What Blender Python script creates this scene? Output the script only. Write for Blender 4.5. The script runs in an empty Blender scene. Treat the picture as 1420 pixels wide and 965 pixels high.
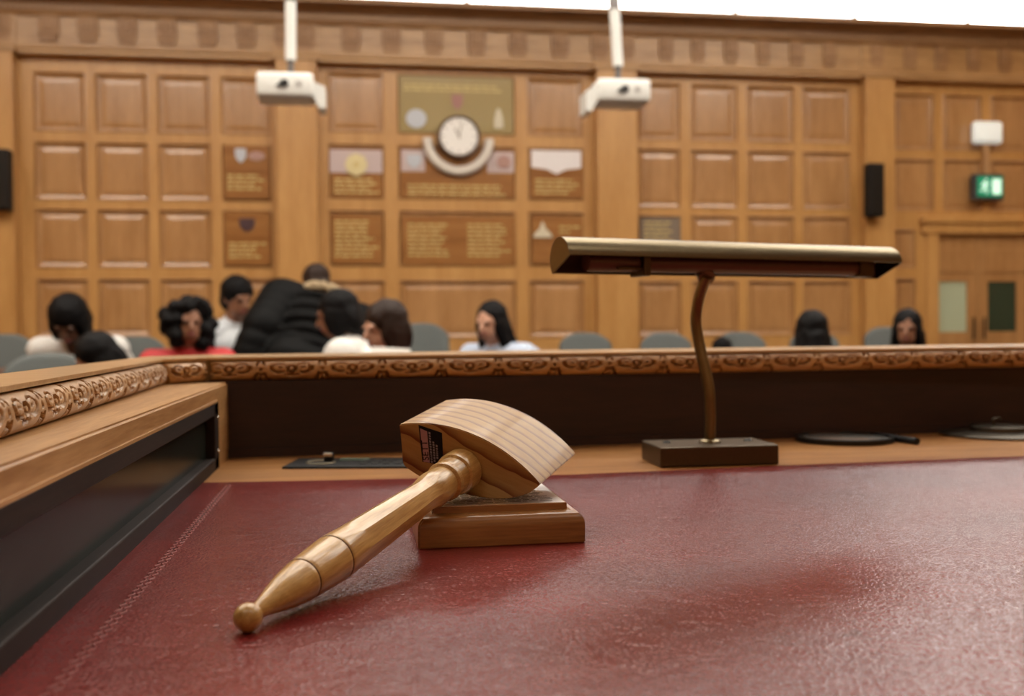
import bpy, bmesh, math, random
from math import sin, cos, tan, pi, radians, sqrt, atan, atan2, exp
from mathutils import Vector, Matrix, noise
random.seed(7)
SC = bpy.context.scene
COL = SC.collection

# ------------------------------------------------------------------ camera
F, CX, CY, H = 1400.0, 710.0, 482.5, 0.14
yaw, pit, roll = atan(212 / 1400), atan(22.5 / 1400), 0.0094
FW = Vector((sin(yaw) * cos(pit), cos(yaw) * cos(pit), -sin(pit)))
r0 = Vector((cos(yaw), -sin(yaw), 0)); u0 = r0.cross(FW)
RT = r0 * cos(roll) - u0 * sin(roll); UP = u0 * cos(roll) + r0 * sin(roll)
EYE = Vector((0, 0, H))
def ray(px, py): return FW + RT * ((px - CX) / F) - UP * ((py - CY) / F)
def atZ(px, py, z):
    d = ray(px, py); return EYE + d * ((z - H) / d.z)
def atY(px, py, y):
    d = ray(px, py); return EYE + d * (y / d.y)
def atPlane(px, py, p0, n):
    d = ray(px, py); return EYE + d * ((p0 - EYE).dot(n) / d.dot(n))
cam = bpy.data.cameras.new('camera'); camo = bpy.data.objects.new('camera', cam); COL.objects.link(camo)
M = Matrix((RT, UP, -FW)).transposed().to_4x4(); M.translation = EYE
camo.matrix_world = M
cam.sensor_width = 36; cam.lens = 36 * F / 1420; cam.clip_start = 0.01
cam.dof.use_dof = True; cam.dof.focus_distance = 0.65; cam.dof.aperture_fstop = 8.0
SC.camera = camo
SC.view_settings.view_transform = 'Standard'; SC.view_settings.look = 'None'
SC.view_settings.gamma = 1; SC.view_settings.use_curve_mapping = False
SC.view_settings.exposure = 0.1
SC.cycles.use_denoising = True
SC.cycles.max_bounces = 8
w = bpy.data.worlds.new('world'); SC.world = w; w.use_nodes = True
w.node_tree.nodes['Background'].inputs[0].default_value = (1, .93, .85, 1)
w.node_tree.nodes['Background'].inputs[1].default_value = 0.02

# ------------------------------------------------------------------ materials
def nmat(name):
    m = bpy.data.materials.new(name); m.use_nodes = True
    return m, m.node_tree.nodes, m.node_tree.links, m.node_tree.nodes['Principled BSDF']
def plain(name, col, rough=.5, metal=0, bump=0, bscale=200, emit=0, coat=0, spec=.5):
    m, N, L, B = nmat(name); B.inputs['Specular IOR Level'].default_value = spec
    B.inputs['Base Color'].default_value = (*col, 1); B.inputs['Roughness'].default_value = rough
    B.inputs['Metallic'].default_value = metal
    if coat: B.inputs['Coat Weight'].default_value = coat; B.inputs['Coat Roughness'].default_value = .1
    if emit:
        B.inputs['Emission Color'].default_value = (*col, 1); B.inputs['Emission Strength'].default_value = emit
    tc = N.new('ShaderNodeTexCoord'); nz = N.new('ShaderNodeTexNoise')
    nz.inputs['Scale'].default_value = bscale; nz.inputs['Detail'].default_value = 4
    L.new(tc.outputs['Object'], nz.inputs['Vector'])
    if bump:
        bp = N.new('ShaderNodeBump'); bp.inputs['Strength'].default_value = bump; bp.inputs['Distance'].default_value = .002
        L.new(nz.outputs['Fac'], bp.inputs['Height']); L.new(bp.outputs[0], B.inputs['Normal'])
    mx = N.new('ShaderNodeMix'); mx.data_type = 'RGBA'
    mx.inputs[6].default_value = (*[c * .88 for c in col], 1); mx.inputs[7].default_value = (*[min(1, c * 1.08) for c in col], 1)
    L.new(nz.outputs['Fac'], mx.inputs[0]); L.new(mx.outputs[2], B.inputs['Base Color'])
    return m
def wood(name, light, dark, axis='x', scale=30, stretch=12, rough=.35, bump=.15, rings=0, coat=.0, fine=1.0, rot=(0, 0, 0), coatr=.12, vary=.22):
    m, N, L, B = nmat(name)
    tc = N.new('ShaderNodeTexCoord'); mp = N.new('ShaderNodeMapping')
    s = [scale] * 3; s['xyz'.index(axis)] = scale / stretch
    mp.inputs['Scale'].default_value = s; mp.inputs['Rotation'].default_value = rot
    L.new(tc.outputs['Object'], mp.inputs['Vector'])
    n1 = N.new('ShaderNodeTexNoise'); n1.inputs['Scale'].default_value = 1; n1.inputs['Detail'].default_value = 6; n1.inputs['Roughness'].default_value = .6
    n1.inputs['Distortion'].default_value = .6
    n2 = N.new('ShaderNodeTexNoise'); n2.inputs['Scale'].default_value = 7 * fine; n2.inputs['Detail'].default_value = 3
    L.new(mp.outputs[0], n1.inputs['Vector']); L.new(mp.outputs[0], n2.inputs['Vector'])
    cr = N.new('ShaderNodeValToRGB'); cr.color_ramp.elements[0].position = .5 - vary * .6; cr.color_ramp.elements[1].position = .5 + vary * .6
    cr.color_ramp.elements[0].color = (*dark, 1); cr.color_ramp.elements[1].color = (*light, 1)
    ad = N.new('ShaderNodeMath'); ad.operation = 'MULTIPLY_ADD'; ad.inputs[1].default_value = .35
    L.new(n2.outputs['Fac'], ad.inputs[0])
    sb = N.new('ShaderNodeMath'); sb.operation = 'MULTIPLY'; sb.inputs[1].default_value = .65
    L.new(n1.outputs['Fac'], sb.inputs[0]); L.new(sb.outputs[0], ad.inputs[2])
    L.new(ad.outputs[0], cr.inputs[0])
    out = cr.outputs[0]
    if rings:
        wv = N.new('ShaderNodeTexWave'); wv.wave_type = 'BANDS'; wv.bands_direction = 'DIAGONAL' if False else 'Z'
        mp2 = N.new('ShaderNodeMapping'); mp2.inputs['Rotation'].default_value = rings[1]
        L.new(tc.outputs['Object'], mp2.inputs['Vector']); L.new(mp2.outputs[0], wv.inputs['Vector'])
        wv.inputs['Scale'].default_value = rings[0]; wv.inputs['Distortion'].default_value = rings[2]
        wv.inputs['Detail'].default_value = 2; wv.inputs['Detail Scale'].default_value = .8
        wv.wave_profile = 'SAW'
        c2 = N.new('ShaderNodeValToRGB'); c2.color_ramp.elements[0].position = .62; c2.color_ramp.elements[1].position = .95
        c2.color_ramp.elements[0].color = (1, 1, 1, 1); c2.color_ramp.elements[1].color = (*rings[3], 1)
        L.new(wv.outputs['Fac'], c2.inputs[0])
        mm = N.new('ShaderNodeMix'); mm.data_type = 'RGBA'; mm.blend_type = 'MULTIPLY'; mm.inputs[0].default_value = 1
        L.new(out, mm.inputs[6]); L.new(c2.outputs[0], mm.inputs[7]); out = mm.outputs[2]
    L.new(out, B.inputs['Base Color'])
    B.inputs['Roughness'].default_value = rough
    if coat: B.inputs['Coat Weight'].default_value = coat; B.inputs['Coat Roughness'].default_value = coatr
    if bump:
        bp = N.new('ShaderNodeBump'); bp.inputs['Strength'].default_value = bump; bp.inputs['Distance'].default_value = .001
        L.new(n2.outputs['Fac'], bp.inputs['Height']); L.new(bp.outputs[0], B.inputs['Normal'])
    return m
OAK_L, OAK_D = (.50, .215, .06), (.27, .095, .02)
M_wall = wood('wall_oak', (.57, .312, .105), (.41, .195, .052), 'z', 9, 10, rough=.38, bump=.03, coat=.3, coatr=.25, vary=.3)
M_wallp = wood('wall_oak_panel', (.49, .265, .108), (.32, .15, .05), 'z', 9, 9, rough=.3, bump=.02, coat=.8, coatr=.18, vary=.3)
M_wallh = wood('wall_oak_rail', (.49, .285, .115), (.32, .162, .055), 'x', 9, 10, rough=.38, bump=.03, coat=.25, coatr=.25)
M_cornice = wood('cornice_oak', (.40, .22, .095), (.24, .115, .042), 'x', 9, 10, rough=.45, bump=.03)
M_desk = wood('desk_oak', (.47, .23, .075), (.25, .095, .022), 'x', 60, 14, rough=.34, bump=.25, coat=.2)
M_caplit = wood('cap_oak_lit', (.72, .50, .28), (.52, .32, .15), 'x', 60, 14, rough=.3, bump=.1, coat=.6, coatr=.14)  # base lightened to paint the bright light on the cap top
M_desky = wood('desk_oak_side', (.55, .32, .135), (.33, .16, .05), 'y', 60, 14, rough=.36, bump=.25, coat=.2)
M_carve = wood('carved_oak', (.56, .32, .13), (.32, .15, .05), 'x', 60, 8, rough=.38, bump=.2, coat=.15)
M_carvey = wood('carved_oak_side', (.52, .32, .16), (.30, .16, .065), 'y', 60, 8, rough=.38, bump=.2, coat=.15)
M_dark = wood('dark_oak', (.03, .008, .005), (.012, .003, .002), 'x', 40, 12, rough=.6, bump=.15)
M_frame = wood('ebonised_wood', (.022, .013, .010), (.010, .006, .005), 'y', 60, 10, rough=.55, bump=.1)
M_ash = wood('gavel_ash', (.44, .265, .085), (.32, .165, .045), 'x', 90, 10, rough=.45, bump=.08, rings=(33, (radians(-35), radians(4), 0), 2.2, (.42, .21, .07)), coat=.12, vary=.32)
M_handle = wood('gavel_handle_ash', (.56, .34, .11), (.30, .145, .035), 'z', 160, 18, rough=.3, bump=.15, coat=.3, vary=.24)
M_block = wood('block_wood', (.34, .15, .04), (.17, .062, .013), 'x', 70, 14, rough=.3, bump=.12, coat=.5, coatr=.18)
M_groove = plain('dark_groove', (.10, .035, .01), .6)  # dark rings laid in the two turned grooves
M_brass = plain('aged_brass', (.21, .165, .095), .33, 1, bump=.05, bscale=300)
M_bronze = plain('dark_bronze', (.085, .058, .034), .42, .85, bump=.1, bscale=400)
M_lampin = plain('lamp_interior', (.05, .022, .016), .5, 0)
M_tube = plain('lamp_tube', (.10, .045, .035), .3, 0)
M_black = plain('black_plastic', (.008, .008, .009), .5, spec=.2)
M_blackm = plain('black_metal', (.02, .019, .018), .35, .6)
M_iron = plain('dark_pewter', (.075, .065, .05), .38, .7, bump=.15, bscale=300)
M_chrome = plain('chrome', (.6, .58, .55), .2, 1)
M_screen = plain('green_grey_display', (.10, .15, .115), .2)
M_ring = plain('dull_silver_ring', (.30, .26, .18), .3, .8)
M_white = plain('white_plastic', (.74, .75, .72), .4)
M_whitep = plain('white_paint', (.78, .76, .72), .5)
M_clock = plain('clock_face', (.88, .86, .82), .45)
M_silver = plain('brushed_silver', (.68, .63, .56), .35, .25)
M_greyfab = plain('grey_upholstery', (.115, .13, .128), .85, bump=.3, bscale=120)
M_ceil = plain('ceiling_plaster', (.55, .47, .42), .8)
M_floor = plain('carpet', (.05, .035, .03), .95, bump=.3, bscale=60)
M_gold = plain('gold_lettering', (.62, .47, .18), .45, .2)
M_board = wood('board_veneer', (.36, .165, .05), (.24, .095, .025), 'x', 6, 8, rough=.22, bump=0, coat=.8, coatr=.1)
M_boardg = plain('olive_gold_board', (.33, .235, .075), .4, coat=.3)
M_green = plain('exit_green', (.0, .22, .11), .4, emit=.55)
M_exitw = plain('exit_white', (.55, .75, .62), .4, emit=1.0)
M_glass_d = plain('door_glass_dark', (.02, .045, .03), .1)
M_notice = plain('pale_green_notice', (.44, .50, .34), .6)

def leather(name):
    m, N, L, B = nmat(name)
    tc = N.new('ShaderNodeTexCoord')
    def nz(sc, det=4, dist=0):
        n = N.new('ShaderNodeTexNoise'); n.inputs['Scale'].default_value = sc; n.inputs['Detail'].default_value = det
        n.inputs['Distortion'].default_value = dist; L.new(tc.outputs['Object'], n.inputs['Vector']); return n
    a = nz(9, 5); b = nz(420, 3); c = nz(55, 4, .8)
    vo = N.new('ShaderNodeTexVoronoi'); vo.inputs['Scale'].default_value = 330; vo.feature = 'DISTANCE_TO_EDGE'
    L.new(tc.outputs['Object'], vo.inputs['Vector'])
    cr = N.new('ShaderNodeValToRGB'); cr.color_ramp.elements[0].position = .3; cr.color_ramp.elements[1].position = .72
    cr.color_ramp.elements[0].color = (.105, .010, .009, 1); cr.color_ramp.elements[1].color = (.17, .018, .015, 1)
    L.new(a.outputs['Fac'], cr.inputs[0])
    # small worn scuffs of their own shape
    sc = nz(38, 6, 1.5); c2 = N.new('ShaderNodeValToRGB'); c2.color_ramp.elements[0].position = .70; c2.color_ramp.elements[1].position = .76
    L.new(sc.outputs['Fac'], c2.inputs[0])
    mx = N.new('ShaderNodeMix'); mx.data_type = 'RGBA'; mx.inputs[7].default_value = (.05, .012, .012, 1)
    L.new(c2.outputs[0], mx.inputs[0]); L.new(cr.outputs[0], mx.inputs[6]); L.new(mx.outputs[2], B.inputs['Base Color'])
    rr = N.new('ShaderNodeMapRange'); rr.inputs[3].default_value = .19; rr.inputs[4].default_value = .29
    L.new(c.outputs['Fac'], rr.inputs[0]); L.new(rr.outputs[0], B.inputs['Roughness'])
    b1 = N.new('ShaderNodeBump'); b1.inputs['Strength'].default_value = .65; b1.inputs['Distance'].default_value = .0006
    L.new(vo.outputs['Distance'], b1.inputs['Height'])
    b2 = N.new('ShaderNodeBump'); b2.inputs['Strength'].default_value = .28; b2.inputs['Distance'].default_value = .0025
    L.new(c.outputs['Fac'], b2.inputs['Height']); L.new(b1.outputs[0], b2.inputs['Normal'])
    b3 = N.new('ShaderNodeBump'); b3.inputs['Strength'].default_value = .3; b3.inputs['Distance'].default_value = .0005
    L.new(b.outputs['Fac'], b3.inputs['Height']); L.new(b2.outputs[0], b3.inputs['Normal'])
    L.new(b3.outputs[0], B.inputs['Normal'])
    B.inputs['Specular IOR Level'].default_value = .42
    return m
M_leather = leather('red_leather')
M_tool = plain('tooled_line', (.23, .05, .04), .4)

def glassmat(name, col):
    m, N, L, B = nmat(name)
    B.inputs['Base Color'].default_value = (*col, 1); B.inputs['Roughness'].default_value = .22
    B.inputs['Specular IOR Level'].default_value = .12
    tc = N.new('ShaderNodeTexCoord'); n = N.new('ShaderNodeTexNoise'); n.inputs['Scale'].default_value = 14
    L.new(tc.outputs['Object'], n.inputs['Vector'])
    cr = N.new('ShaderNodeValToRGB'); cr.color_ramp.elements[0].color = (*[c * .6 for c in col], 1); cr.color_ramp.elements[1].color = (*[c * 1.5 for c in col], 1)
    L.new(n.outputs['Fac'], cr.inputs[0]); L.new(cr.outputs[0], B.inputs['Base Color'])
    return m
M_pane = glassmat('smoky_glass', (.014, .018, .015))
M_frame.node_tree.nodes['Principled BSDF'].inputs['Specular IOR Level'].default_value = .2
def lens_glass(name):
    m, N, L, B = nmat(name)
    B.inputs['Base Color'].default_value = (.95, .97, .95, 1); B.inputs['Roughness'].default_value = .02
    B.inputs['Alpha'].default_value = .14; B.inputs['IOR'].default_value = 1.45
    return m
M_lens = lens_glass('clear_lens')
def emitter(name, col, st):
    m, N, L, B = nmat(name)
    N.remove(B); e = N.new('ShaderNodeEmission'); e.inputs[0].default_value = (*col, 1); e.inputs[1].default_value = st
    L.new(e.outputs[0], N['Material Output'].inputs[0]); return m
M_sky = emitter('window_glow', (1, .97, .93), 6.5)
M_sky2 = emitter('brighter_added_window_glow', (1, .97, .93), 17.0)
M_fill2 = emitter('dimmer_fill_glow', (1, .92, .80), 6.0)
M_fill = emitter('added_ceiling_glow', (1, .92, .80), 12.5)

# ------------------------------------------------------------------ mesh helpers
def tag(o, label=None, cat=None, group=None, kind=None):
    if label: o['label'] = label
    if cat: o['category'] = cat
    if group: o['group'] = group
    if kind: o['kind'] = kind
    return o
def empty(name, loc, label=None, cat=None, group=None, kind=None):
    o = bpy.data.objects.new(name, None); COL.objects.link(o); o.location = loc; o.empty_display_size = .05
    o.matrix_world = Matrix.Translation(loc); WM[o.name] = Matrix.Translation(loc)
    return tag(o, label, cat, group, kind)
WM = {}
def wmat(o): return WM[o.name]
def obj(name, bm, mat, parent=None, mw=None, smooth=False, world=True, angle=None):
    """one mesh object. bm is in world coords (world=True), or in the frame mw."""
    me = bpy.data.meshes.new(name)
    if mw is None:
        if parent is not None: mw = Matrix.Translation(wmat(parent).translation)
        else:
            mw = Matrix.Identity(4)
    if world:
        bm.transform(mw.inverted())
    bmesh.ops.recalc_face_normals(bm, faces=bm.faces)
    if smooth:
        for f in bm.faces: f.smooth = True
        if angle is not None:
            for e in bm.edges:
                if len(e.link_faces) == 2 and e.calc_face_angle(0) > radians(angle): e.smooth = False
    bm.to_mesh(me); bm.free()
    me.materials.append(mat)
    o = bpy.data.objects.new(name, me); COL.objects.link(o); WM[o.name] = mw.copy()
    if parent is not None:
        o.parent = parent; o.matrix_local = wmat(parent).inverted() @ mw
    else:
        o.matrix_world = mw
    return o
def NB(): return bmesh.new()
def box(bm, x0, x1, y0, y1, z0, z1, bev=0, M=None, seg=2):
    r = bmesh.ops.create_cube(bm, size=1)
    vs = r['verts']
    for v in vs:
        v.co = Vector(((x0 + x1) / 2 + v.co.x * (x1 - x0), (y0 + y1) / 2 + v.co.y * (y1 - y0), (z0 + z1) / 2 + v.co.z * (z1 - z0)))
    if bev:
        es = list({e for v in vs for e in v.link_edges})
        rr = bmesh.ops.bevel(bm, geom=es, offset=bev, segments=seg, affect='EDGES', profile=.5)
        vs = list({v for f in rr['faces'] for v in f.verts} | {v for v in vs if v.is_valid})
    if M is not None:
        for v in vs: v.co = M @ v.co
    return vs
def tube(bm, pts, rad, seg=12, cap=True):
    pts = [Vector(p) for p in pts]
    n = len(pts); rads = rad if isinstance(rad, (list, tuple)) else [rad] * n
    rings = []; up = None
    for i, p in enumerate(pts):
        t = (pts[min(i + 1, n - 1)] - pts[max(i - 1, 0)]).normalized()
        if up is None:
            a = Vector((0, 0, 1)) if abs(t.z) < .9 else Vector((1, 0, 0))
            x = t.cross(a).normalized()
        else:
            x = (up - t * up.dot(t)).normalized()
        up = x; y = t.cross(x)
        rings.append([bm.verts.new(p + (x * cos(2 * pi * k / seg) + y * sin(2 * pi * k / seg)) * rads[i]) for k in range(seg)])
    for a, b in zip(rings, rings[1:]):
        for k in range(seg): bm.faces.new((a[k], a[(k + 1) % seg], b[(k + 1) % seg], b[k]))
    if cap: bm.faces.new(rings[0][::-1]); bm.faces.new(rings[-1])
def lathe(bm, prof, seg=48, M=None, rfun=None, cap=True):
    """prof: list of (r, z). rfun(r,z,angle) may shape the radius"""
    rings = []
    for r, z in prof:
        if r < 1e-6: rings.append([bm.verts.new((0, 0, z))])
        else:
            rings.append([bm.verts.new(((rfun(r, z, 2 * pi * k / seg) if rfun else r) * cos(2 * pi * k / seg),
                                        (rfun(r, z, 2 * pi * k / seg) if rfun else r) * sin(2 * pi * k / seg), z)) for k in range(seg)])
    fs = []
    for a, b in zip(rings, rings[1:]):
        for k in range(seg):
            k2 = (k + 1) % seg
            if len(a) == 1 and len(b) == 1: continue
            if len(a) == 1: bm.faces.new((a[0], b[k2], b[k]))
            elif len(b) == 1: bm.faces.new((a[k], a[k2], b[0]))
            else: bm.faces.new((a[k], a[k2], b[k2], b[k]))
    if cap and len(rings[0]) > 1: bm.faces.new(rings[0][::-1])
    if cap and len(rings[-1]) > 1: bm.faces.new(rings[-1])
    if M is not None:
        for ring in rings:
            for v in ring: v.co = M @ v.co
def prism(bm, poly, d, M=None):
    """poly: 2-D points (a,b) -> (a,b,0) extruded to z=d, then M"""
    A = [bm.verts.new((p[0], p[1], 0)) for p in poly]; B = [bm.verts.new((p[0], p[1], d)) for p in poly]
    n = len(poly)
    bm.faces.new(A[::-1]); bm.faces.new(B)
    for i in range(n): bm.faces.new((A[i], A[(i + 1) % n], B[(i + 1) % n], B[i]))
    if M is not None:
        for v in A + B: v.co = M @ v.co
def slab(bm, poly, z0, z1):
    prism(bm, poly, z1 - z0, Matrix.Translation((0, 0, z0)))
def frame_mat(origin, x, y, z):
    m = Matrix((x, y, z)).transposed().to_4x4(); m.translation = origin; return m
def ellipsoid(bm, c, r, M=None, seg=20):
    g = bmesh.ops.create_uvsphere(bm, u_segments=seg, v_segments=seg // 2 + 2, radius=1)
    T = Matrix.Translation(Vector(c)) @ (M.to_4x4() if M is not None else Matrix.Identity(4)) @ Matrix.Diagonal((*r, 1))
    for v in g['verts']: v.co = T @ v.co
def capsule(bm, a, b, ra, rb, seg=14):
    a, b = Vector(a), Vector(b); d = b - a; L = d.length
    if L < 1e-5: return ellipsoid(bm, a, (ra,) * 3)
    t = d / L; n = 5
    pts, rr = [], []
    for i in range(n): 
        th = pi / 2 * (1 - i / n); pts.append(a - t * ra * sin(th)); rr.append(max(ra * cos(th), ra * .05))
    for i in range(n + 1):
        th = pi / 2 * (i / n); pts.append(b + t * rb * sin(th)); rr.append(max(rb * cos(th), rb * .05))
    tube(bm, pts, rr, seg)
def remesh(bm, voxel, smooth_it=3):
    """fuse everything in bm to one continuous surface; returns a new bmesh"""
    bmesh.ops.recalc_face_normals(bm, faces=bm.faces)
    me = bpy.data.meshes.new('tmp'); bm.to_mesh(me); bm.free()
    o = bpy.data.objects.new('tmp', me); COL.objects.link(o)
    md = o.modifiers.new('r', 'REMESH'); md.mode = 'VOXEL'; md.voxel_size = voxel
    if smooth_it:
        s = o.modifiers.new('s', 'SMOOTH'); s.iterations = smooth_it; s.factor = .5
    dg = bpy.context.evaluated_depsgraph_get(); ev = o.evaluated_get(dg)
    nb = bmesh.new(); nb.from_mesh(ev.to_mesh()); ev.to_mesh_clear()
    bpy.data.objects.remove(o); bpy.data.meshes.remove(me)
    return nb

# ================================================================== THE BENCH
ZF = -0.95                                  # hall floor
ZL, ZC = 0.086, 0.1135                      # ledge height, cap height
def yb(x): return 1.2 + .05 * x             # line of the carved back rail
def yp(x): return 1.19 + .075 * x           # line of the back panel at the desk
def xl(y): return -.187 - .044 * (y - .56)  # line of the carved left rail
bench = empty('council_bench', (.5, .75, ZF), 'oak presiding bench with red leather top and carved rail', 'bench')
XR = 1.75
# leather
bm = NB(); slab(bm, [(-.1500, -.15), (XR, -.15), (XR, 1.012), (.9, 1.006), (.45, .984), (.2, .965), (.03, .972), (-.1500, .988)], -.004, .0)
bmesh.ops.bevel(bm, geom=[e for e in bm.edges if abs(e.verts[0].co.z) < 1e-6 and abs(e.verts[1].co.z) < 1e-6], offset=.0012, segments=2, affect='EDGES')
le = obj('leather_top', bm, M_leather, bench); tag(le, 'worn dark red leather writing surface')
# tooled line along the left edge
bm = NB()
for dx in (0, .0035):
    pts = []
    for i in range(360):
        y = .32 + i * .0018
        pts.append((-.123 + dx + .0011 * sin(y * 620 + dx * 900) , y, .0001))
    tube(bm, pts, .0003, 5)
obj('tooled_border', bm, M_tool, bench)
# wood border behind and beside the leather and the desk board underneath
bm = NB(); slab(bm, [(-.149, -.15), (XR, -.15), (XR, yp(XR) + .02), (-.149, yp(-.149) + .02)], -.035, -.0003)
o = obj('desk_board', bm, M_desk, bench)
# back panel
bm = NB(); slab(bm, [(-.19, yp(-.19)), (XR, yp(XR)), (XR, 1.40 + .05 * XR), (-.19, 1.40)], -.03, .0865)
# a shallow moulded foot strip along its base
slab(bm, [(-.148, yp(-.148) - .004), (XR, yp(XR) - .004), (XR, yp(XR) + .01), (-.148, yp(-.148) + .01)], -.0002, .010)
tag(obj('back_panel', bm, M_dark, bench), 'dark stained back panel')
# left side body with ledge
SX = -.148
bm = NB(); slab(bm, [(SX, -.15), (SX, 1.19), (-.25, 1.21), (-.25, -.15)], .0715, ZL)
bmesh.ops.bevel(bm, geom=[e for e in bm.edges if all(abs(v.co.x - SX) < 1e-5 and v.co.z > .08 for v in e.verts)], offset=.002, segments=3, affect='EDGES')
obj('ledge', bm, M_desky, bench, smooth=True, angle=40)
bm = NB()
box(bm, -.25, SX, 1.100, 1.195, -.03, .0715)
box(bm, -.25, SX - .02, -.15, 1.1, -.03, .0715)
box(bm, SX - .001, SX + .0015, -.15, 1.088, .0695, .0716)
obj('side_stile', bm, M_desky, bench)
# glazed panel in the side
gp = NB()
y0, y1 = -.15, 1.100
box(gp, SX - .016, SX + .0005, y0, y1, .0560, .0694, .0012)
box(gp, SX - .016, SX + .0005, y0, y1, -.001, .0125, .0012)
box(gp, SX - .016, SX + .0005, y1 - .028, y1, .0, .0694, .0012)
box(gp, SX - .016, SX + .0005, y0, y0 + .03, .0, .0694, .0012)
gf = obj('panel_frame', gp, M_frame, bench); tag(gf, 'near black frame around the side glass')
bm = NB(); box(bm, SX - .012, SX - .009, y0 + .02, y1 - .02, .005, .062)
obj('glass', bm, M_pane, gf)
for z in (.018, .053):
    bm = NB()
    lathe(bm, [(0, .0016), (.0012, .0014), (.0022, .0005), (.0024, 0)], 12, frame_mat(Vector((SX, 1.093, z)), Vector((0, 1, 0)), Vector((0, 0, 1)), Vector((1, 0, 0))))
    obj('screw', bm, M_chrome, gf)
# rail cap (three runs, mitred)
inn = [(xl(-.15), -.15), (xl(1.145), 1.145), (-.172, 1.1914), (XR, yb(XR))]
out = [(-.243, -.15), (-.262, 1.32), (-.20, 1.385), (XR, 1.40 + .05 * XR)]
bm = NB()
slab(bm, inn + out[::-1], ZC - .003, ZC)
bmesh.ops.bevel(bm, geom=[e for e in bm.edges if e.verts[0].co.z > ZC - 1e-4 and e.verts[1].co.z > ZC - 1e-4], offset=.0012, segments=3, affect='EDGES')
inn2 = [(x - .009 if i < 2 else x - .003, y + (0 if i == 0 else .006 if i == 1 else .009)) for i, (x, y) in enumerate(inn)]
slab(bm, inn2 + [(a + .006, b - .006) for a, b in out[::-1]], ZL - .0005, ZC - .003)
tag(obj('rail_cap', bm, M_caplit, bench, smooth=True, angle=40), 'oak cap of the rail, painted pale for its lit top')
# carved moulding
def carve(u, v):
    """u: along one motif -1..1, v: -1 (bottom) .. 1 (top) -> depth cut 0..1"""
    a = abs(u); d = 0.0
    def g(x, s): return exp(-(x / s) ** 2)
    # crescent cuts curling under the two leaf scrolls
    q = sqrt(((a - .40) / .25) ** 2 + ((v - .30) / .44) ** 2)
    ang = atan2((v - .30) / .44, (a - .40) / .25)
    if -2.6 < ang < .7: d = max(d, g(q - 1, .26) * min(1, (ang + 2.6) * 1.2, (.7 - ang) * 2.2) * (1.0 if ang > -1.4 else .75))
    # inner vein of each leaf
    d = max(d, .5 * g(v - .36 - (a - .4) * .5, .07) * g(a - .38, .12))
    # ring round the rosette bead, open at the top
    q2 = sqrt((u / .135) ** 2 + ((v - .22) / .27) ** 2)
    d = max(d, .9 * g(q2 - 1, .3))
    # triangular cut below the rosette
    d = max(d, 1.0 * g(a, .075) * g(v + .36, .15))
    d = max(d, .9 * g(v + .50 - a * .8, .09) * g(a - .14, .10))
    # dot, palmette and its flanking cuts between motifs
    d = max(d, 1.0 * g(sqrt(((a - 1) / .055) ** 2 + ((v - .2) / .14) ** 2), 1.0))
    if v < -.15:
        d = max(d, 1.1 * g(a - (.90 + (v + .3) * .20), .05) * min(1, (-.15 - v) * 7))
        d = max(d, 1.0 * g(v + .30 + (a - .93) * 1.0, .12) * (1 if a > .84 else 0))
        d = max(d, .6 * g(a - 1, .018) * (1 if v < -.5 else 0))
    # short nicks at the upper edge
    if v > .5: d = max(d, .9 * g(a - .90 - (v - .7) * .15, .035) * min(1, (v - .5) * 6))
    d = max(d, .55 * g(q - 1, .13) * (1 if .7 <= ang < 2.6 else 0))
    t = max(0, min(1, (d - .12) / .6)); return t * t * (3 - 2 * t)
def moulding(name, p0, p1, side, mat, ds, period, phase, nv=40, depth=.0085, zlo=ZL, zhi=.1092, bulge=.0135, ends=True):
    """a half-round carved moulding from p0 to p1, bulging to `side` (unit 2-D vector)"""
    p0, p1 = Vector(p0), Vector(p1); L = (p1 - p0).length; n = int(L / ds); t = (p1 - p0) / L
    bm = NB(); grid = []; sd = Vector(side); zc = (zlo + zhi) / 2; b = (zhi - zlo) / 2
    for i in range(n + 1):
        s = L * i / n; u = (((s + phase) / period) % 1) * 2 - 1
        e = min(s, L - s); endf = sqrt(max(0, 1 - max(0, 1 - e / .012) ** 2)) if ends else 1
        row = []
        for j in range(nv + 1):
            th = -pi / 2 * .98 + pi * .98 * j / nv
            c, sn = cos(th), sin(th)
            cut = carve(u, sn) * depth * min(1, c * 2.2)
            rr = (bulge * (c ** .7) - cut * max(c, .25)) * endf
            z = zc + (b - cut * .6 * 0) * sn - cut * sn * .9
            q = p0 + t * s + sd * rr
            row.append(bm.verts.new((q.x, q.y, z)))
        grid.append(row)
    for a, c in zip(grid, grid[1:]):
        for j in range(nv): bm.faces.new((a[j], c[j], c[j + 1], a[j + 1]))
    for row in (grid[0], grid[-1]):
        bm.faces.new(row)
    return obj(name, bm, mat, bench, smooth=True, angle=60)
import mathutils
nb_ = Vector((.05, -1)).normalized(); nl_ = Vector((1, .044)).normalized()
moulding('carved_moulding', (-.170, 1.197), (XR, yb(XR) + .006), nb_, M_carve, .0011, .0695, .012)
moulding('carved_moulding', (xl(-.15) - .006, -.15), (xl(1.14) - .006, 1.14), nl_, M_carvey, .0011, .066, .02, nv=34)
moulding('carved_moulding', (xl(1.147) - .003, 1.150), (-.175, 1.194), Vector((.72, -.70)).normalized(), M_carve, .0008, .0535, .001)
# fillet under the cap and carcase below down to the floor
bm = NB(); slab(bm, [(-.26, 1.36), (XR, 1.37 + .05 * XR), (XR, 1.40 + .05 * XR), (-.2, 1.385)], ZF, ZL)
slab(bm, [(-.262, -.15), (-.24, -.15), (-.24, 1.32), (-.262, 1.32)], ZF, ZL)
slab(bm, [(XR - .03, -.1), (XR, -.1), (XR, 1.3), (XR - .03, 1.3)], ZF, -.035)
obj('carcase', bm, M_desky, bench)

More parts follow.
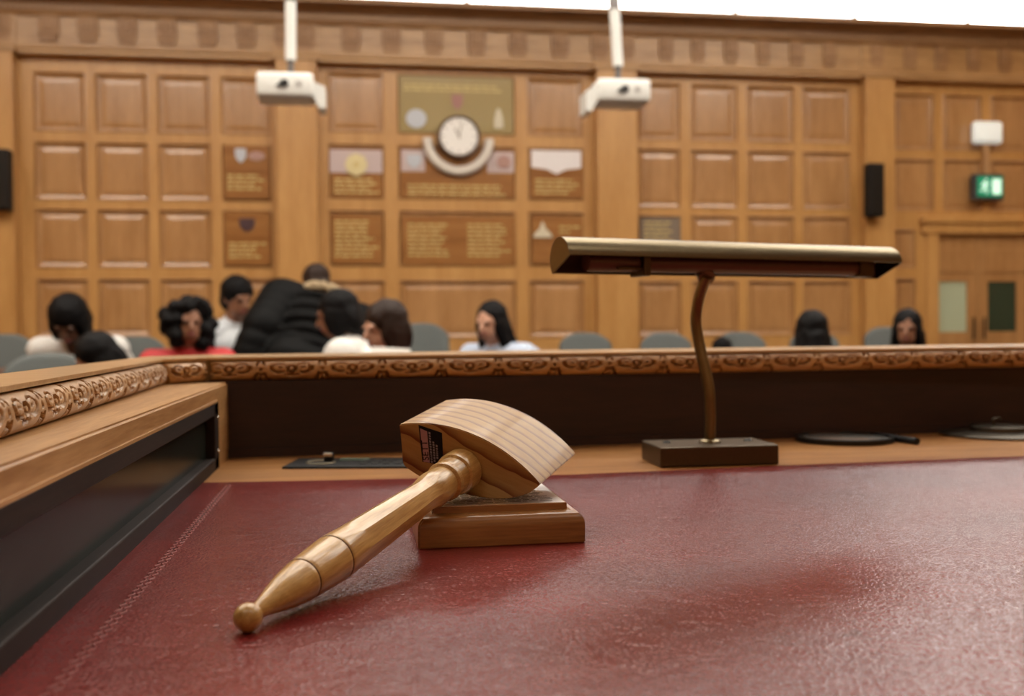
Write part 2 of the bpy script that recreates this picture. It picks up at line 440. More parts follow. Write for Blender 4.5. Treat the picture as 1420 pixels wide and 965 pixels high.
# ================================================================== GAVEL
BALL_R = .0069
ballc = atZ(345, 878, 0); ballc = Vector((ballc.x - .0005, ballc.y + .002, BALL_R))
Hc = atY(642, 650, .694)
gn = (Hc - ballc); GL = gn.length; gn.normalize()
TL = atPlane(553, 589, Hc, gn); RTp = atPlane(749, 672, Hc, gn)
gu = (RTp - TL).normalized(); gv = gn.cross(gu)
if gv.z < 0: gv = -gv
GM = frame_mat(Hc, gu, gv, gu.cross(gv))
zdir = 1 if gu.cross(gv).dot(gn) > 0 else -1
k = (RTp - TL).length / .1063
mid = (TL + RTp) / 2; ou = (mid - Hc).dot(gu)
prof = []
# upper arc from left corner to right tip
sag = .0142; hc = .0531
Rr = (hc * hc + sag * sag) / (2 * sag); cy0 = .0114 + sag - Rr; a0 = math.asin(hc / Rr)
for i in range(33):
    a = -a0 + 2 * a0 * i / 32
    prof.append((Rr * sin(a), cy0 + Rr * cos(a)))
low = [(.0531, .0114), (.0508, .0072), (.0462, .0012), (.038, -.0052), (.028, -.0102), (.016, -.0142), (.002, -.0172), (-.012, -.0186), (-.025, -.0184), (-.0345, -.0172), (-.0405, -.0158), (-.0435, -.0135), (-.0462, -.006), (-.0495, .003)]
def catmull(P, n=6):
    out = []
    for i in range(len(P) - 1):
        p0, p1, p2, p3 = P[max(i - 1, 0)], P[i], P[i + 1], P[min(i + 2, len(P) - 1)]
        for j in range(n):
            t = j / n
            out.append(tuple(.5 * (2 * p1[c] + (p2[c] - p0[c]) * t + (2 * p0[c] - 5 * p1[c] + 4 * p2[c] - p3[c]) * t * t + (3 * p1[c] - p0[c] - 3 * p2[c] + p3[c]) * t ** 3) for c in range(len(p1))))
    out.append(tuple(P[-1])); return out
prof += catmull(low, 4)[1:]
prof = [((x) * k + ou, y * k) for x, y in prof]
HD = .077
def zmin_head(): return min((GM @ Vector((x, y, z))).z for x, y in prof for z in (0, zdir * HD))
zmn = zmin_head()
gavel = empty('gavel', (ballc.x, ballc.y, 0), 'pale wooden gavel resting head down across its block', 'gavel')
bm = NB(); prism(bm, prof, zdir * HD)
bmesh.ops.recalc_face_normals(bm, faces=bm.faces)
bmesh.ops.bevel(bm, geom=[e for e in bm.edges if len(e.link_faces) == 2 and e.calc_face_angle(0) > radians(30)], offset=.0007, segments=2, affect='EDGES')
head = obj('head', bm, M_ash, gavel, mw=GM, world=False, smooth=True, angle=28)
# handle: along gn from ball to the head face. local z from the face (0) to the ball (GL)
hx = gu.copy(); HM = frame_mat(Hc, hx, (-gn).cross(hx), -gn)
def zpar(px, py):
    """distance from head face along the handle axis whose projection is nearest to the pixel"""
    best = None
    for i in range(0, 1001):
        t = GL * i / 1000; P = Hc - gn * t; v = P - EYE; w_ = v.dot(FW)
        x = CX + F * v.dot(RT) / w_; y = CY - F * v.dot(UP) / w_
        # distance measured along the axis direction in the picture
        e = abs((x - px) * .812 + (y - py) * -.584)
        if best is None or e < best[0]: best = (e, t, w_)
    return best[1], best[2]
def st(px, py, wpx):
    t, w_ = zpar(px, py); return (wpx * w_ / F / 2, t)
r1, z1 = st(418, 801, 61); r2, z2 = st(460, 772, 68)
r3, z3 = st(511, 733, 60); r4, z4 = st(570, 690, 50)
rf, zf = st(596, 669, 53); rB, zB = st(612, 661, 56); rA, zA = st(628, 650, 60)
print('handle stations', [(round(a, 4), round(b, 4)) for a, b in ((r1, z1), (r2, z2), (r3, z3), (r4, z4), (rf, zf), (rB, zB), (rA, zA))], 'GL', GL, 'zmin', zmn)
zb = GL - BALL_R * .8
pr = [(rA * .9, 0.0), (rA, .0015), (rA * 1.02, zA), (rA * .97, zA + .004), (rA * .86, zA + .0052), (rB * .86, zB - .0035), (rB * .98, zB - .002), (rB, zB), (rB * .97, zB + .002), (rf * .9, zB + .0035)]
body = catmull([(rf * .90, zB + .004), (rf * .97, zf + .001), (rf * .93, zf + .008), (r4 * .93, zf + .018), (r4 * 1.0, z4 + .012), (r3, z3), (r2 * .99, z2 - .012), (r2, z2 - .0012)], 5)
pr += body[1:]
pr += [(r2 * .965, z2), (r2 * .995, z2 + .0012)]
pr += catmull([(r2 * .995, z2 + .0012), ((r1 + r2) * .505, (z1 + z2) / 2), (r1 * 1.0, z1 - .0012)], 5)[1:]
pr += [(r1 * .96, z1), (r1 * .99, z1 + .0012)]
pr += catmull([(r1 * .99, z1 + .0012), (r1 * .80, z1 + (zb - z1) * .4), (r1 * .5, z1 + (zb - z1) * .75), (.0036, zb - .0008)], 6)[1:]
pr += [(.0036, zb)]
def facet(r, z, a):
    lo, hi = zf + .004, z2 - .003
    if z < lo or z > hi: return r
    kf = min(1, (z - lo) / .008, (hi - z) / .02)
    aa = ((a + pi / 8) % (pi / 4)) - pi / 8
    return r * (1 - kf * (1 - cos(pi / 8) / cos(aa)) * .8) 
bm = NB(); lathe(bm, pr, 64, rfun=facet)
handle = obj('handle', bm, M_handle, gavel, mw=HM, world=False, smooth=True, angle=30)
bm = NB()
for r_, z_ in ((r2 * .972, z2), (r1 * .968, z1)):
    pts = [(r_ * cos(2 * pi * i / 48), r_ * sin(2 * pi * i / 48), z_) for i in range(49)]
    tube(bm, pts, .00045, 6)
obj('dark_groove', bm, M_groove, handle, mw=HM, world=False, smooth=True)
bm = NB(); ellipsoid(bm, (0, 0, GL), (BALL_R,) * 3, seg=28)
obj('finial_ball', bm, M_handle, gavel, mw=HM, world=False, smooth=True)
# sticker on the face left of the handle
e = -zdir * .0003
def fp(px, py):
    p = atPlane(px, py, Hc, gn); return ((p - Hc).dot(gu), (p - Hc).dot(gv))
S = [fp(580.5, 589), fp(613, 600), fp(615, 645), fp(586, 640)]
bm = NB(); prism(bm, S, -zdir * .0003); stk = obj('sticker', bm, M_black, head, mw=GM, world=False)
tag(stk, 'black sticker with a pink strip beside the handle')
def sq(a, b):   # bilinear in the sticker
    p = [Vector(q) for q in S]
    return (p[0] * (1 - a) + p[1] * a) * (1 - b) + (p[3] * (1 - a) + p[2] * a) * b
M_pink = plain('pink_label', (.40, .22, .23), .5); M_grey = plain('grey_print', (.25, .22, .24), .5)
bm = NB(); prism(bm, [tuple(sq(*q)) for q in ((.06, .08), (.36, .10), (.36, .99), (.06, .99))], -zdir * .0002, Matrix.Translation((0, 0, e)))
pink = obj('pink_strip', bm, M_pink, head, mw=GM, world=False)
bm = NB()
for col_, (b0, b1) in ((.46, (.1, .95)), (.60, (.35, .9)), (.74, (.42, .78))):
    b = b0; rnd = random.Random(int(col_ * 100))
    while b < b1:
        h_ = rnd.uniform(.03, .07)
        prism(bm, [tuple(sq(*q)) for q in ((col_ - .04, b), (col_ + .04, b), (col_ + .04, b + h_), (col_ - .04, b + h_))], -zdir * .0001, Matrix.Translation((0, 0, e)))
        b += h_ + .025
obj('small_print', bm, M_grey, head, mw=GM, world=False)
def textobj(name, s, size, mat, parent, mw, depth=.0002):
    cu = bpy.data.curves.new(name, 'FONT'); cu.body = s; cu.size = size; cu.extrude = depth; cu.align_x = 'CENTER'; cu.align_y = 'CENTER'
    o = bpy.data.objects.new(name, cu); COL.objects.link(o)
    dg = bpy.context.evaluated_depsgraph_get(); ev = o.evaluated_get(dg)
    b = bmesh.new(); b.from_mesh(ev.to_mesh()); ev.to_mesh_clear(); bpy.data.objects.remove(o)
    return obj(name, b, mat, parent, mw=mw, world=False)
c_ = sq(.21, .66); d_ = (sq(.21, .3) - sq(.21, .9)).normalized(); e_ = Vector((d_.y, -d_.x))
TM = frame_mat(GM @ Vector((c_.x, c_.y, -zdir * .0006)), (GM.to_3x3() @ Vector((d_.x, d_.y, 0))), (GM.to_3x3() @ Vector((d_.y, -d_.x, 0))) * (-1), Vector((0, 0, 0)))
xx = (GM.to_3x3() @ Vector((d_.x, d_.y, 0))).normalized(); zz = -gn; yy = zz.cross(xx)
TM = frame_mat(GM @ Vector((c_.x, c_.y, -zdir * .0005)), xx, yy, zz)
textobj('lettering', 'SETT', .0068, M_black, head, TM)

# ================================================================== SOUND BLOCK
BZ = zmn - .0002                              # top of the platform touches the head
a_, b_ = atZ(580, 762, 0), atZ(812, 752, 0)
bw = (b_ - a_).length; bx = (b_ - a_).normalized(); by = Vector((-bx.y, bx.x, 0)); BM_ = frame_mat(Vector((a_.x, a_.y, 0)), bx, by, Vector((0, 0, 1)))
bd = .116
block = empty('sound_block', (a_ + bx * bw / 2 + by * bd / 2), 'square moulded wooden sound block under the gavel head', 'sound block')
bm = NB()
def ringz(ins, z): return [(ins, ins, z), (bw - ins, ins, z), (bw - ins, bd - ins, z), (ins, bd - ins, z)]
levels = [(0.0006, 0), (0, .0006), (0, .0128)]
for i in range(1, 7):
    a = pi / 2 * i / 6
    levels.append((.0085 * (1 - cos(a)), .0128 + (BZ - .0165) * sin(a) * .9))
zt = levels[-1][1]
levels += [(.0100, zt + .0002), (.0102, BZ - .0004), (.0106, BZ)]
prev = None
for ins, z in levels:
    ring = [bm.verts.new(p) for p in ringz(ins, z)]
    if prev:
        for i in range(4): bm.faces.new((prev[i], prev[(i + 1) % 4], ring[(i + 1) % 4], ring[i]))
    else: bm.faces.new(ring[::-1])
    prev = ring
bm.faces.new(prev)
bmesh.ops.bevel(bm, geom=[e for e in bm.edges if abs(e.verts[0].co.z - e.verts[1].co.z) > .0015 and (Vector((e.verts[0].co - e.verts[1].co)).xy.length < .004)], offset=.0012, segments=2, affect='EDGES')
obj('moulded_base', bm, M_block, block, mw=BM_, world=False, smooth=True, angle=35)
M_plate = plain('polished_plate', (.90, .88, .85), .33, 1, bump=.04, bscale=500)
bm = NB(); box(bm, .0115, bw - .0115, .0115, bd - .0115, BZ - .001, BZ + .0001)
plt = obj('striking_plate', bm, M_plate, block, mw=BM_, world=False); tag(plt, 'bright engraved metal plate')
bm = NB(); rnd = random.Random(5)
for r_ in range(14):
    y = .019 + r_ * .006; x = .017
    while x < bw - .024:
        l_ = rnd.uniform(.003, .009); box(bm, x, x + l_, y, y + .0016, BZ, BZ + .00016); x += l_ + .0014
obj('engraving', bm, plain('engraved_line', (.05, .035, .03), .6), plt, mw=BM_, world=False)

# ================================================================== DESK LAMP
lc = Vector((.366, 1.028, 0)); la = radians(-.5)
lx = Vector((cos(la), sin(la), 0)); ly = Vector((-sin(la), cos(la), 0)); LM = frame_mat(lc, lx, ly, Vector((0, 0, 1)))
lamp = empty('desk_lamp', lc, 'antique brass desk lamp with a long half round shade', 'lamp')
bm = NB(); box(bm, -.0635, .0635, -.036, .036, 0, .0205, .0016, seg=2)
o = obj('base', bm, M_bronze, lamp, mw=LM, world=False)
for x in (-.044, .046):
    bm = NB()
    lathe(bm, [(.0045, 0), (.0045, .0012), (.0032, .002), (.0032, .0006), (0, .0006)], 20, Matrix.Translation((x, .006, .0205)))
    obj('screw', bm, M_blackm, o, mw=LM, world=False, smooth=True, angle=30)
# stem through pixel stations
S0 = atY(984.5, 612, lc.y + .004); S0.z = .0205
Yst = S0.y
pts = [S0, S0 + Vector((0, 0, .012))] + [atY(px, py, yv) for px, py, yv in ((985, 575, Yst), (983, 540, Yst), (976, 505, Yst + .004), (969, 474, Yst + .008), (965, 445, Yst + .008), (968, 418, Yst + .003), (974, 398, Yst - .006), (980, 383, Yst - .014))]
bm = NB(); tube(bm, catmull([tuple(p) for p in pts], 6), .0060, 20)
lathe(bm, [(.0115, 0), (.0115, .0015), (.009, .003), (.0066, .0035)], 24, Matrix.Translation(S0))
obj('stem', bm, M_brass, lamp, smooth=True, angle=40)
# shade: half round trough
sc_ = atY(981, 372, Yst - .014); fi = radians(15)
sx = Vector((cos(fi), sin(fi), 0)); syv = Vector((-sin(fi), cos(fi), 0))
def along(px, py):
    n = syv; p = atPlane(px, py, sc_, n); return (p - sc_).dot(sx)
xa, xb = along(776, 352), along(1232, 358)
def zat(px, py): return atPlane(px, py, sc_, syv).z
RS = .0215
SMz = (zat(981, 333) + zat(981, 384)) / 2
SM = frame_mat(Vector((sc_.x, sc_.y, SMz)), sx, syv, Vector((0, 0, 1)))
# profile (y, z): back lip low, over the top, front lip
def shade_prof(r, n=20):
    a0, a1 = radians(-38), radians(172)       # measured from +y(back) over +z(top) to -y(front)
    return [(r * 1.0 * cos(a0 + (a1 - a0) * i / n), r * 1.02 * sin(a0 + (a1 - a0) * i / n)) for i in range(n + 1)]
zoff = -.004
bm = NB()
po = shade_prof(RS); pi_ = shade_prof(RS - .0012)
loop = po + pi_[::-1]
XF = Matrix(((0, 0, 1, 0), (1, 0, 0, 0), (0, 1, 0, 0), (0, 0, 0, 1)))      # (a,b,c)->(c,a,b)
prism(bm, loop, xb - xa, Matrix.Translation((xa, 0, zoff)) @ XF)
shade = obj('shade', bm, M_brass, lamp, mw=SM, world=False, smooth=True, angle=40)
bm = NB(); 
pin = shade_prof(RS - .0013)
pin2 = shade_prof(RS - .0018)
prism(bm, pin + pin2[::-1], xb - xa - .002, Matrix.Translation((xa + .001, 0, zoff)) @ XF)
obj('lining', bm, M_lampin, shade, mw=SM, world=False, smooth=True, angle=40)
for xe, nm in ((xa, 1), (xb - .0015, 2)):
    bm = NB(); prism(bm, shade_prof(RS - .0004), .0015, Matrix.Translation((xe, 0, zoff)) @ XF)
    obj('end_cap', bm, M_brass, shade, mw=SM, world=False)
bm = NB()
tube(bm, [(xa + .03, .002, zoff - .002), (xb - .05, .002, zoff - .002)], .0095, 20)
obj('strip_bulb', bm, M_tube, shade, mw=SM, world=False, smooth=True, angle=40)
bm = NB(); box(bm, xa + .088, xa + .096, -.014, .016, zoff - .016, zoff + .014, .0015); box(bm, xa + .06, xa + .09, -.010, -.006, zoff - .01, zoff - .007, .0008)
obj('bulb_holder', bm, M_bronze, shade, mw=SM, world=False)
bm = NB(); box(bm, xb - .05, xb - .03, -.01, .014, zoff - .013, zoff + .014, .0015)
obj('bulb_holder', bm, M_bronze, shade, mw=SM, world=False)
bm = NB(); pz = SM.inverted() @ Vector(pts[-1])
tube(bm, [tuple(pz + Vector((0, 0, -.002))), (pz.x + .004, .016, zoff - .004)], .009, 18)
obj('swivel_joint', bm, M_brass, lamp, mw=SM, world=False, smooth=True, angle=40)

# ================================================================== CONTROL PLATE, MAGNIFIER, HOOKED DISC
q = [atZ(391, 650, 0), atZ(575, 649, 0), atZ(575, 628, 0), atZ(407, 630, 0)]
cpx = (q[1] - q[0]).normalized(); cpy = Vector((-cpx.y, cpx.x, 0)); cw = (q[1] - q[0]).length; cd = .072
CPM = frame_mat(q[0], cpx, cpy, Vector((0, 0, 1))); 
plate = empty('control_plate', q[0] + cpx * cw / 2 + cpy * cd / 2, 'flat black control plate with silver knob set in the desk border', 'control panel')
bm = NB(); box(bm, 0, cw, 0, cd, -.001, .0022, .0008); obj('plate', bm, M_black, plate, mw=CPM, world=False)
bm = NB(); pts = [(.034 + .015 * cos(2 * pi * i / 40), .030 + .015 * sin(2 * pi * i / 40), .0027) for i in range(41)]
tube(bm, pts, .0009, 8); obj('dial_ring', bm, M_ring, plate, mw=CPM, world=False, smooth=True)
bm = NB(); lathe(bm, [(.0055, 0), (.0055, .007), (.005, .009), (.0, .0092)], 24, Matrix.Translation((.040, .043, .0022)))
kb = obj('knob', bm, M_black, plate, mw=CPM, world=False, smooth=True, angle=40)
bm = NB(); box(bm, .035, .045, .0365, .0375, .0075, .0108, .0004); box(bm, .0355, .0445, .037, .049, .0108, .0116, .0003)
obj('knob_cap', bm, M_chrome, kb, mw=CPM, world=False)
bm = NB(); box(bm, .05, .082, .046, .062, .0015, .0034, .0004); obj('display', bm, M_screen, plate, mw=CPM, world=False)
bm = NB()
for i in range(4):
    for j in range(2):
        box(bm, .078 + i * .012, .086 + i * .012, .016 + j * .018, .026 + j * .018, .002, .0034, .0006)
obj('button', bm, M_blackm, plate, mw=CPM, world=False)

mc = (atZ(1100, 611, 0) + atZ(1230, 609, 0)) / 2; mc = Vector((mc.x, mc.y - .01, 0))
MR = (atZ(1230, 609, 0) - atZ(1100, 611, 0)).length / 2 * .98
mag = empty('magnifying_glass', mc, 'round black rimmed magnifying glass lying flat beside the lamp', 'magnifying glass')
bm = NB(); lathe(bm, [(MR, 0), (MR + .001, .003), (MR, .006), (MR - .004, .0066), (MR - .006, .0055), (MR - .006, .001), (MR - .004, 0), (MR, 0)], 64, Matrix.Translation(mc), cap=False)
bmesh.ops.remove_doubles(bm, verts=bm.verts, dist=1e-6)
obj('rim', bm, M_blackm, mag, smooth=True, angle=50)
bm = NB(); lathe(bm, [(0, .0035), (MR * .6, .0038), (MR - .0058, .0042), (MR - .0058, .0046), (MR * .6, .0056), (0, .0060)], 48, Matrix.Translation(mc))
obj('lens', bm, M_lens, mag, smooth=True, angle=50)
hA = mc + Vector((cos(radians(33)), sin(radians(33)), 0)) * (MR); hB = atZ(1272, 612, .0042)
bm = NB(); tube(bm, [(hA.x, hA.y, .0042), (hA.x * .6 + hB.x * .4, hA.y * .6 + hB.y * .4, .0042), (hB.x, hB.y, .0042)], [.0028, .0040, .0042], 16)
obj('handle', bm, M_black, mag, smooth=True, angle=50)

dc = atZ(1385, 603, 0); DR = .072
disc = empty('hooked_disc', (dc.x, dc.y, 0), 'dark pewter disc with a small curled hook near the right end of the border', 'paperweight')
bm = NB()
lathe(bm, [(DR, 0), (DR, .0025), (DR - .002, .0038), (DR * .55, .006), (DR * .5, .0062), (DR * .49, .0115), (DR * .46, .0125), (DR * .2, .0135), (0, .0137)], 56, Matrix.Translation((dc.x, dc.y, 0)))
obj('disc', bm, M_iron, disc, smooth=True, angle=30)
hk = [atY(px, py, dc.y) for px, py in ((1383, 597), (1380, 591), (1377, 586), (1377, 582), (1381, 580), (1386, 580), (1388, 582))]
hk[0] = Vector((hk[0].x, dc.y, .0125))
bm = NB(); tube(bm, catmull([tuple(p) for p in hk], 5), .0017, 10); obj('hook', bm, M_iron, disc, smooth=True)

# ================================================================== THE HALL
W = 9.5                        # the panelled wall
XA, XB, YA = -5.5, 9.0, -3.0
ZTOP = atY(950, 19, W - .26).z  # top of the cornice
ZCE = ZTOP + 1.3
bm = NB(); box(bm, XA, XB, YA, W + .4, ZF - .2, ZF); tag(obj('floor', bm, M_floor), 'dark carpeted floor', None, kind='structure')
bm = NB(); box(bm, XA, XB, 7.7, W + .4, ZF, ZF + .15, .01); tag(obj('floor_riser', bm, M_floor), 'raised step along the panelled wall', kind='structure')
bm = NB(); box(bm, XA, XB, YA, W + .4, ZCE, ZCE + .2); tag(obj('ceiling', bm, M_ceil), 'pale ceiling', kind='structure')
for nm, a in (('wall_left', (XA - .2, XA, YA, W + .4)), ('wall_right', (XB, XB + .2, YA, W + .4)), ('wall_rear', (XA - .2, XB + .2, YA - .2, YA))):
    bm = NB(); box(bm, *a, ZF, ZCE); tag(obj(nm, bm, M_wall), kind='structure')

wall = empty('wall_back', (1.5, W, ZF), 'oak panelled far wall', None, kind='structure')
bm = NB(); box(bm, XA, XB, W + .12, W + .4, ZF, ZCE); obj('backing', bm, M_wall, wall)
def X(px, py=300): return atY(px, py, W).x
def Z(px, py): return atY(px, py, W).z
# pilasters
PIL = [(-60, 28), (386, 442), (824, 879), (1191, 1231), (1530, 1590)]
for a, b in PIL:
    bm = NB(); x0, x1 = X(a), X(b); zt = atY(710, 98, W).z + .03
    box(bm, x0, x1, W - .15, W + .12, ZF, zt, .008)
    box(bm, x0 - .02, x1 + .02, W - .18, W + .1, ZF, ZF + .3, .012)
    tag(obj('pilaster', bm, M_wall), kind='structure')
def bay(x0, x1, rows, cols, name='panelling'):
    """frame with recessed panels. rows/cols are lists of (lo,hi) in world units; a cell is each row x col"""
    bm = NB(); Y0 = W
    ztop = Z(710, 60); zbot = ZF
    xs = [x0] + [v for c in cols for v in c] + [x1]
    zs = sorted(rows, key=lambda r: r[0])
    zl = [zbot] + [v for r in zs for v in r] + [ztop]
    for i in range(0, len(xs), 2): box(bm, xs[i], xs[i + 1], Y0, Y0 + .05, zbot, ztop)
    for j in range(0, len(zl), 2):
        for i in range(1, len(xs) - 1, 2): box(bm, xs[i], xs[i + 1], Y0 + .0005, Y0 + .05, zl[j], zl[j + 1])
    obj('panelling_frame', bm, M_wall, wall)
    for r in zs:
        for c in cols: panel(c[0], c[1], r[0], r[1])
def panel(xa, xb, za, zb, mat=None):
    bm = NB(); Y0 = W
    lv = [(0, .0), (.010, -.006), (.022, .022), (.05, .03), (.055, .022), (.09, .016)]
    prev = None
    for ins, dy in lv:
        ring = [bm.verts.new(p) for p in ((xa + ins, Y0 + dy, za + ins), (xb - ins, Y0 + dy, za + ins), (xb - ins, Y0 + dy, zb - ins), (xa + ins, Y0 + dy, zb - ins))]
        if prev:
            for i in range(4): bm.faces.new((prev[i], prev[(i + 1) % 4], ring[(i + 1) % 4], ring[i]))
        prev = ring
    bm.faces.new(prev)
    obj('panel', bm, mat or M_wallp, wall)
def rng(pairs, horiz, mid):
    return [(X(a), X(b)) for a, b in pairs] if horiz else [tuple(sorted((Z(mid, a), Z(mid, b)))) for a, b in pairs]
B1r = [(103, 185), (198, 279), (290, 372), (386, 467), (482, 560)]
bay(X(28), X(386), rng(B1r, 0, 210), rng([(48, 122), (134, 208), (220, 294), (308, 378)], 1, 0))
B2r = [(104, 187), (202, 277), (292, 370), (388, 470), (486, 560)]
cz = rng(B2r, 0, 633)
bm = NB()
bay(X(442), X(824), cz, rng([(456, 534), (552, 716), (732, 810)], 1, 0))
B3r = [(118, 197), (208, 290), (299, 376), (389, 466), (482, 560)]
bay(X(879), X(1191), rng(B3r, 0, 1030), rng([(884, 945), (958, 1024), (1036, 1102), (1113, 1180)], 1, 0))
# right hand bay with the door
DX0, DX1, DZ1 = X(1283), X(1530), Z(1340, 308)
bm = NB()
zt4 = Z(710, 60)
rows4 = rng([(131, 209), (221, 293)], 0, 1320)
cols4 = rng([(1238, 1296), (1308, 1362), (1374, 1430), (1442, 1500)], 1, 0)
xs = [X(1231)] + [v for c in cols4 for v in c] + [X(1530)]
zl = [DZ1 + .02] + [v for r in sorted(rows4) for v in r] + [zt4]
for i in range(0, len(xs), 2): box(bm, xs[i], xs[i + 1], W, W + .05, DZ1 + .02, zt4)
for j in range(0, len(zl), 2):
    for i in range(1, len(xs) - 1, 2): box(bm, xs[i], xs[i + 1], W + .0005, W + .05, zl[j], zl[j + 1])
xs2 = (X(1240), X(1270)); zr = rng([(318, 372), (386, 470), (485, 560)], 0, 1255)
box(bm, X(1231), xs2[0], W, W + .05, ZF, DZ1 + .02); box(bm, xs2[1], DX0 + .02, W, W + .05, ZF, DZ1 + .02)
zl2 = [ZF] + [v for r in sorted(zr) for v in r] + [DZ1 + .02]
for j in range(0, len(zl2), 2): box(bm, xs2[0], xs2[1], W + .0005, W + .05, zl2[j], zl2[j + 1])
obj('panelling_frame', bm, M_wall, wall)
for r in rows4:
    for c in cols4: panel(c[0], c[1], r[0], r[1])
for r in zr: panel(xs2[0], xs2[1], r[0], r[1])
# frieze, cornice
zfr = atY(710, 98, W).z      # underside of the frieze moulding
bm = NB(); box(bm, XA, XB, W - .06, W + .12, zfr + .03, ZTOP - .05)
box(bm, XA, XB, W - .10, W + .1, zfr, zfr + .045, .01); box(bm, XA, XB, W - .085, W + .1, zfr + .05, zfr + .08, .01)
frz = tag(obj('trim_1', bm, M_wallh), 'oak frieze below the cornice', kind='structure')
bm = NB()
zc0 = atY(710, 47, W).z
pr_ = [(.10, zc0), (-.09, zc0), (-.10, zc0 + .03), (-.10, zc0 + .10), (-.13, zc0 + .105), (-.15, zc0 + .12), (-.19, zc0 + .16), (-.25, zc0 + .20), (-.26, ZTOP - .02), (-.26, ZTOP), (.10, ZTOP)]
prism(bm, pr_, XB - XA, Matrix.Translation((XA, W, 0)) @ XF)
cor = tag(obj('trim_2', bm, M_cornice), 'oak cornice', kind='structure')
bm = NB(); x = X(-80)
while x < X(1500):
    box(bm, x, x + .028, W - .118, W - .095, zc0 + .035, zc0 + .09); x += .05
obj('dentils', bm, M_cornice, cor)
# brackets of the frieze: one mesh each
brk = [-40, 5, 71, 125, 179, 234, 290, 343, 395, 424, 487, 543, 601, 660, 717, 775, 829, 864, 921, 965, 1010, 1055, 1100, 1146, 1211, 1257, 1300, 1345, 1388, 1430, 1472]
for i, px in enumerate(brk):
    bm = NB(); x = X(px, 60); wd = .085 if px < 900 else .07
    zt_, zb_ = zc0 - .0, zfr + .12
    box(bm, x - wd, x + wd, W - .085, W - .05, zb_ + .05, zt_, .006); box(bm, x - wd * .85, x + wd * .85, W - .078, W - .05, zb_, zb_ + .06, .006)
    box(bm, x - wd * .5, x + wd * .5, W - .095, W - .08, zb_ + .09, zt_ - .02, .005)
    obj('bracket', bm, M_cornice, frz)
for a, b in PIL:   # breaks of the frieze over the pilasters
    bm = NB(); x0, x1 = X(a), X(b)
    box(bm, x0 - .01, x1 + .01, W - .075, W - .04, zfr + .08, zc0, .006); box(bm, x0 - .03, x1 + .03, W - .165, W - .04, zfr, zfr + .05, .01)
    obj('frieze_break', bm, M_wallh, frz)
# door
door = empty('door_1', (X(1372), W, ZF), 'oak double door at the right of the panelled wall', None, kind='structure')
bm = NB()
zd = Z(1360, 325)
box(bm, DX0, X(1300), W - .03, W + .06, ZF, DZ1, .008); box(bm, DX0 - .05, DX1, W - .05, W + .06, zd, DZ1 + .03, .01)
box(bm, DX0 - .07, DX1, W - .08, W + .06, DZ1 - .02, DZ1 + .05, .01); box(bm, X(1449), X(1530), W - .03, W + .06, ZF, DZ1, .008)
obj('door_frame', bm, M_wall, door)
xm = X(1372.5 - 12)
xd0, xd1 = X(1297), X(1452); xm = (X(1357))
for (la_, lb_, ga, gb, gm, gt) in ((X(1296), X(1357), X(1300), X(1343), M_notice, 'pale green notice behind the glass'), (X(1358), X(1452), X(1372), X(1412), M_glass_d, None)):
    bm = NB(); zg0, zg1 = Z(1350, 460), Z(1350, 390)
    box(bm, la_, ga, W + .03, W + .075, ZF + .15, zd); box(bm, gb, lb_, W + .03, W + .075, ZF + .15, zd)
    box(bm, ga, gb, W + .03, W + .075, zg1, zd); box(bm, ga, gb, W + .03, W + .075, ZF + .15, zg0)
    box(bm, la_ + .05, lb_ - .05, W + .018, W + .03, Z(1350, 378), Z(1350, 345), .006)
    lf = obj('door_leaf', bm, M_wallp, door)
    bm = NB(); box(bm, ga, gb, W + .045, W + .055, zg0, zg1)
    g_ = obj('glazing', bm, gm, lf)
    if gt: tag(g_, gt)
    bm = NB(); tube(bm, [(lb_ - .06 if gt else la_ + .05, W - .01, Z(1350, 470)), (lb_ - .06 if gt else la_ + .05, W - .01, Z(1350, 440))], .012, 12)
    obj('door_handle', bm, M_bronze, lf, smooth=True, angle=40)

# clerestory windows above the cornice
xs = [X(462, 5), X(648, 5), X(850, 5), X(1022, 5), X(1188, 5), X(1345, 5), X(1540, 5), X(1735, 5), X(1930, 5)]
WZ0, WZ1 = ZTOP - .12, ZTOP + .62
WHERE = ['left end of the clerestory, right of the left projector pole', 'second clerestory window, between the projector poles', 'third clerestory window, just right of the right projector pole', 'fourth clerestory window from the left', 'fifth clerestory window from the left', 'sixth clerestory window, in the top right corner', 'unseen seventh clerestory window added for leather sheen', 'unseen last clerestory window added for leather sheen']  # last two are out of view, added to put sheen on the leather
bm = NB(); box(bm, XA, xs[0], W, W + .4, ZTOP - .2, ZCE); box(bm, xs[-1], XB, W, W + .4, ZTOP - .2, ZCE)
box(bm, xs[0], xs[-1], W, W + .4, WZ1, ZCE); box(bm, xs[0], xs[-1], W, W + .4, ZTOP - .2, WZ0)
o = obj('wall_upper', bm, M_ceil); tag(o, 'plain wall band above the cornice', kind='structure')
for i in range(8):
    e = empty('window_%d' % (i + 1), ((xs[i] + xs[i + 1]) / 2, W + .05, WZ0), 'bright window, ' + WHERE[i], None, None, 'structure')
    bm = NB(); a_, b_, t = xs[i], xs[i + 1], .018
    box(bm, a_, a_ + t, W + .02, W + .12, WZ0, WZ1); box(bm, b_ - t, b_, W + .02, W + .12, WZ0, WZ1)
    box(bm, a_ + t, b_ - t, W + .02, W + .12, WZ0, WZ0 + t); box(bm, a_ + t, b_ - t, W + .02, W + .12, WZ1 - t, WZ1)
    obj('window_frame', bm, M_whitep, e)
    bm = NB(); box(bm, a_ + t, b_ - t, W + .06, W + .07, WZ0 + t, WZ1 - t); obj('bright_pane', bm, M_sky if i < 4 else M_sky2, e)
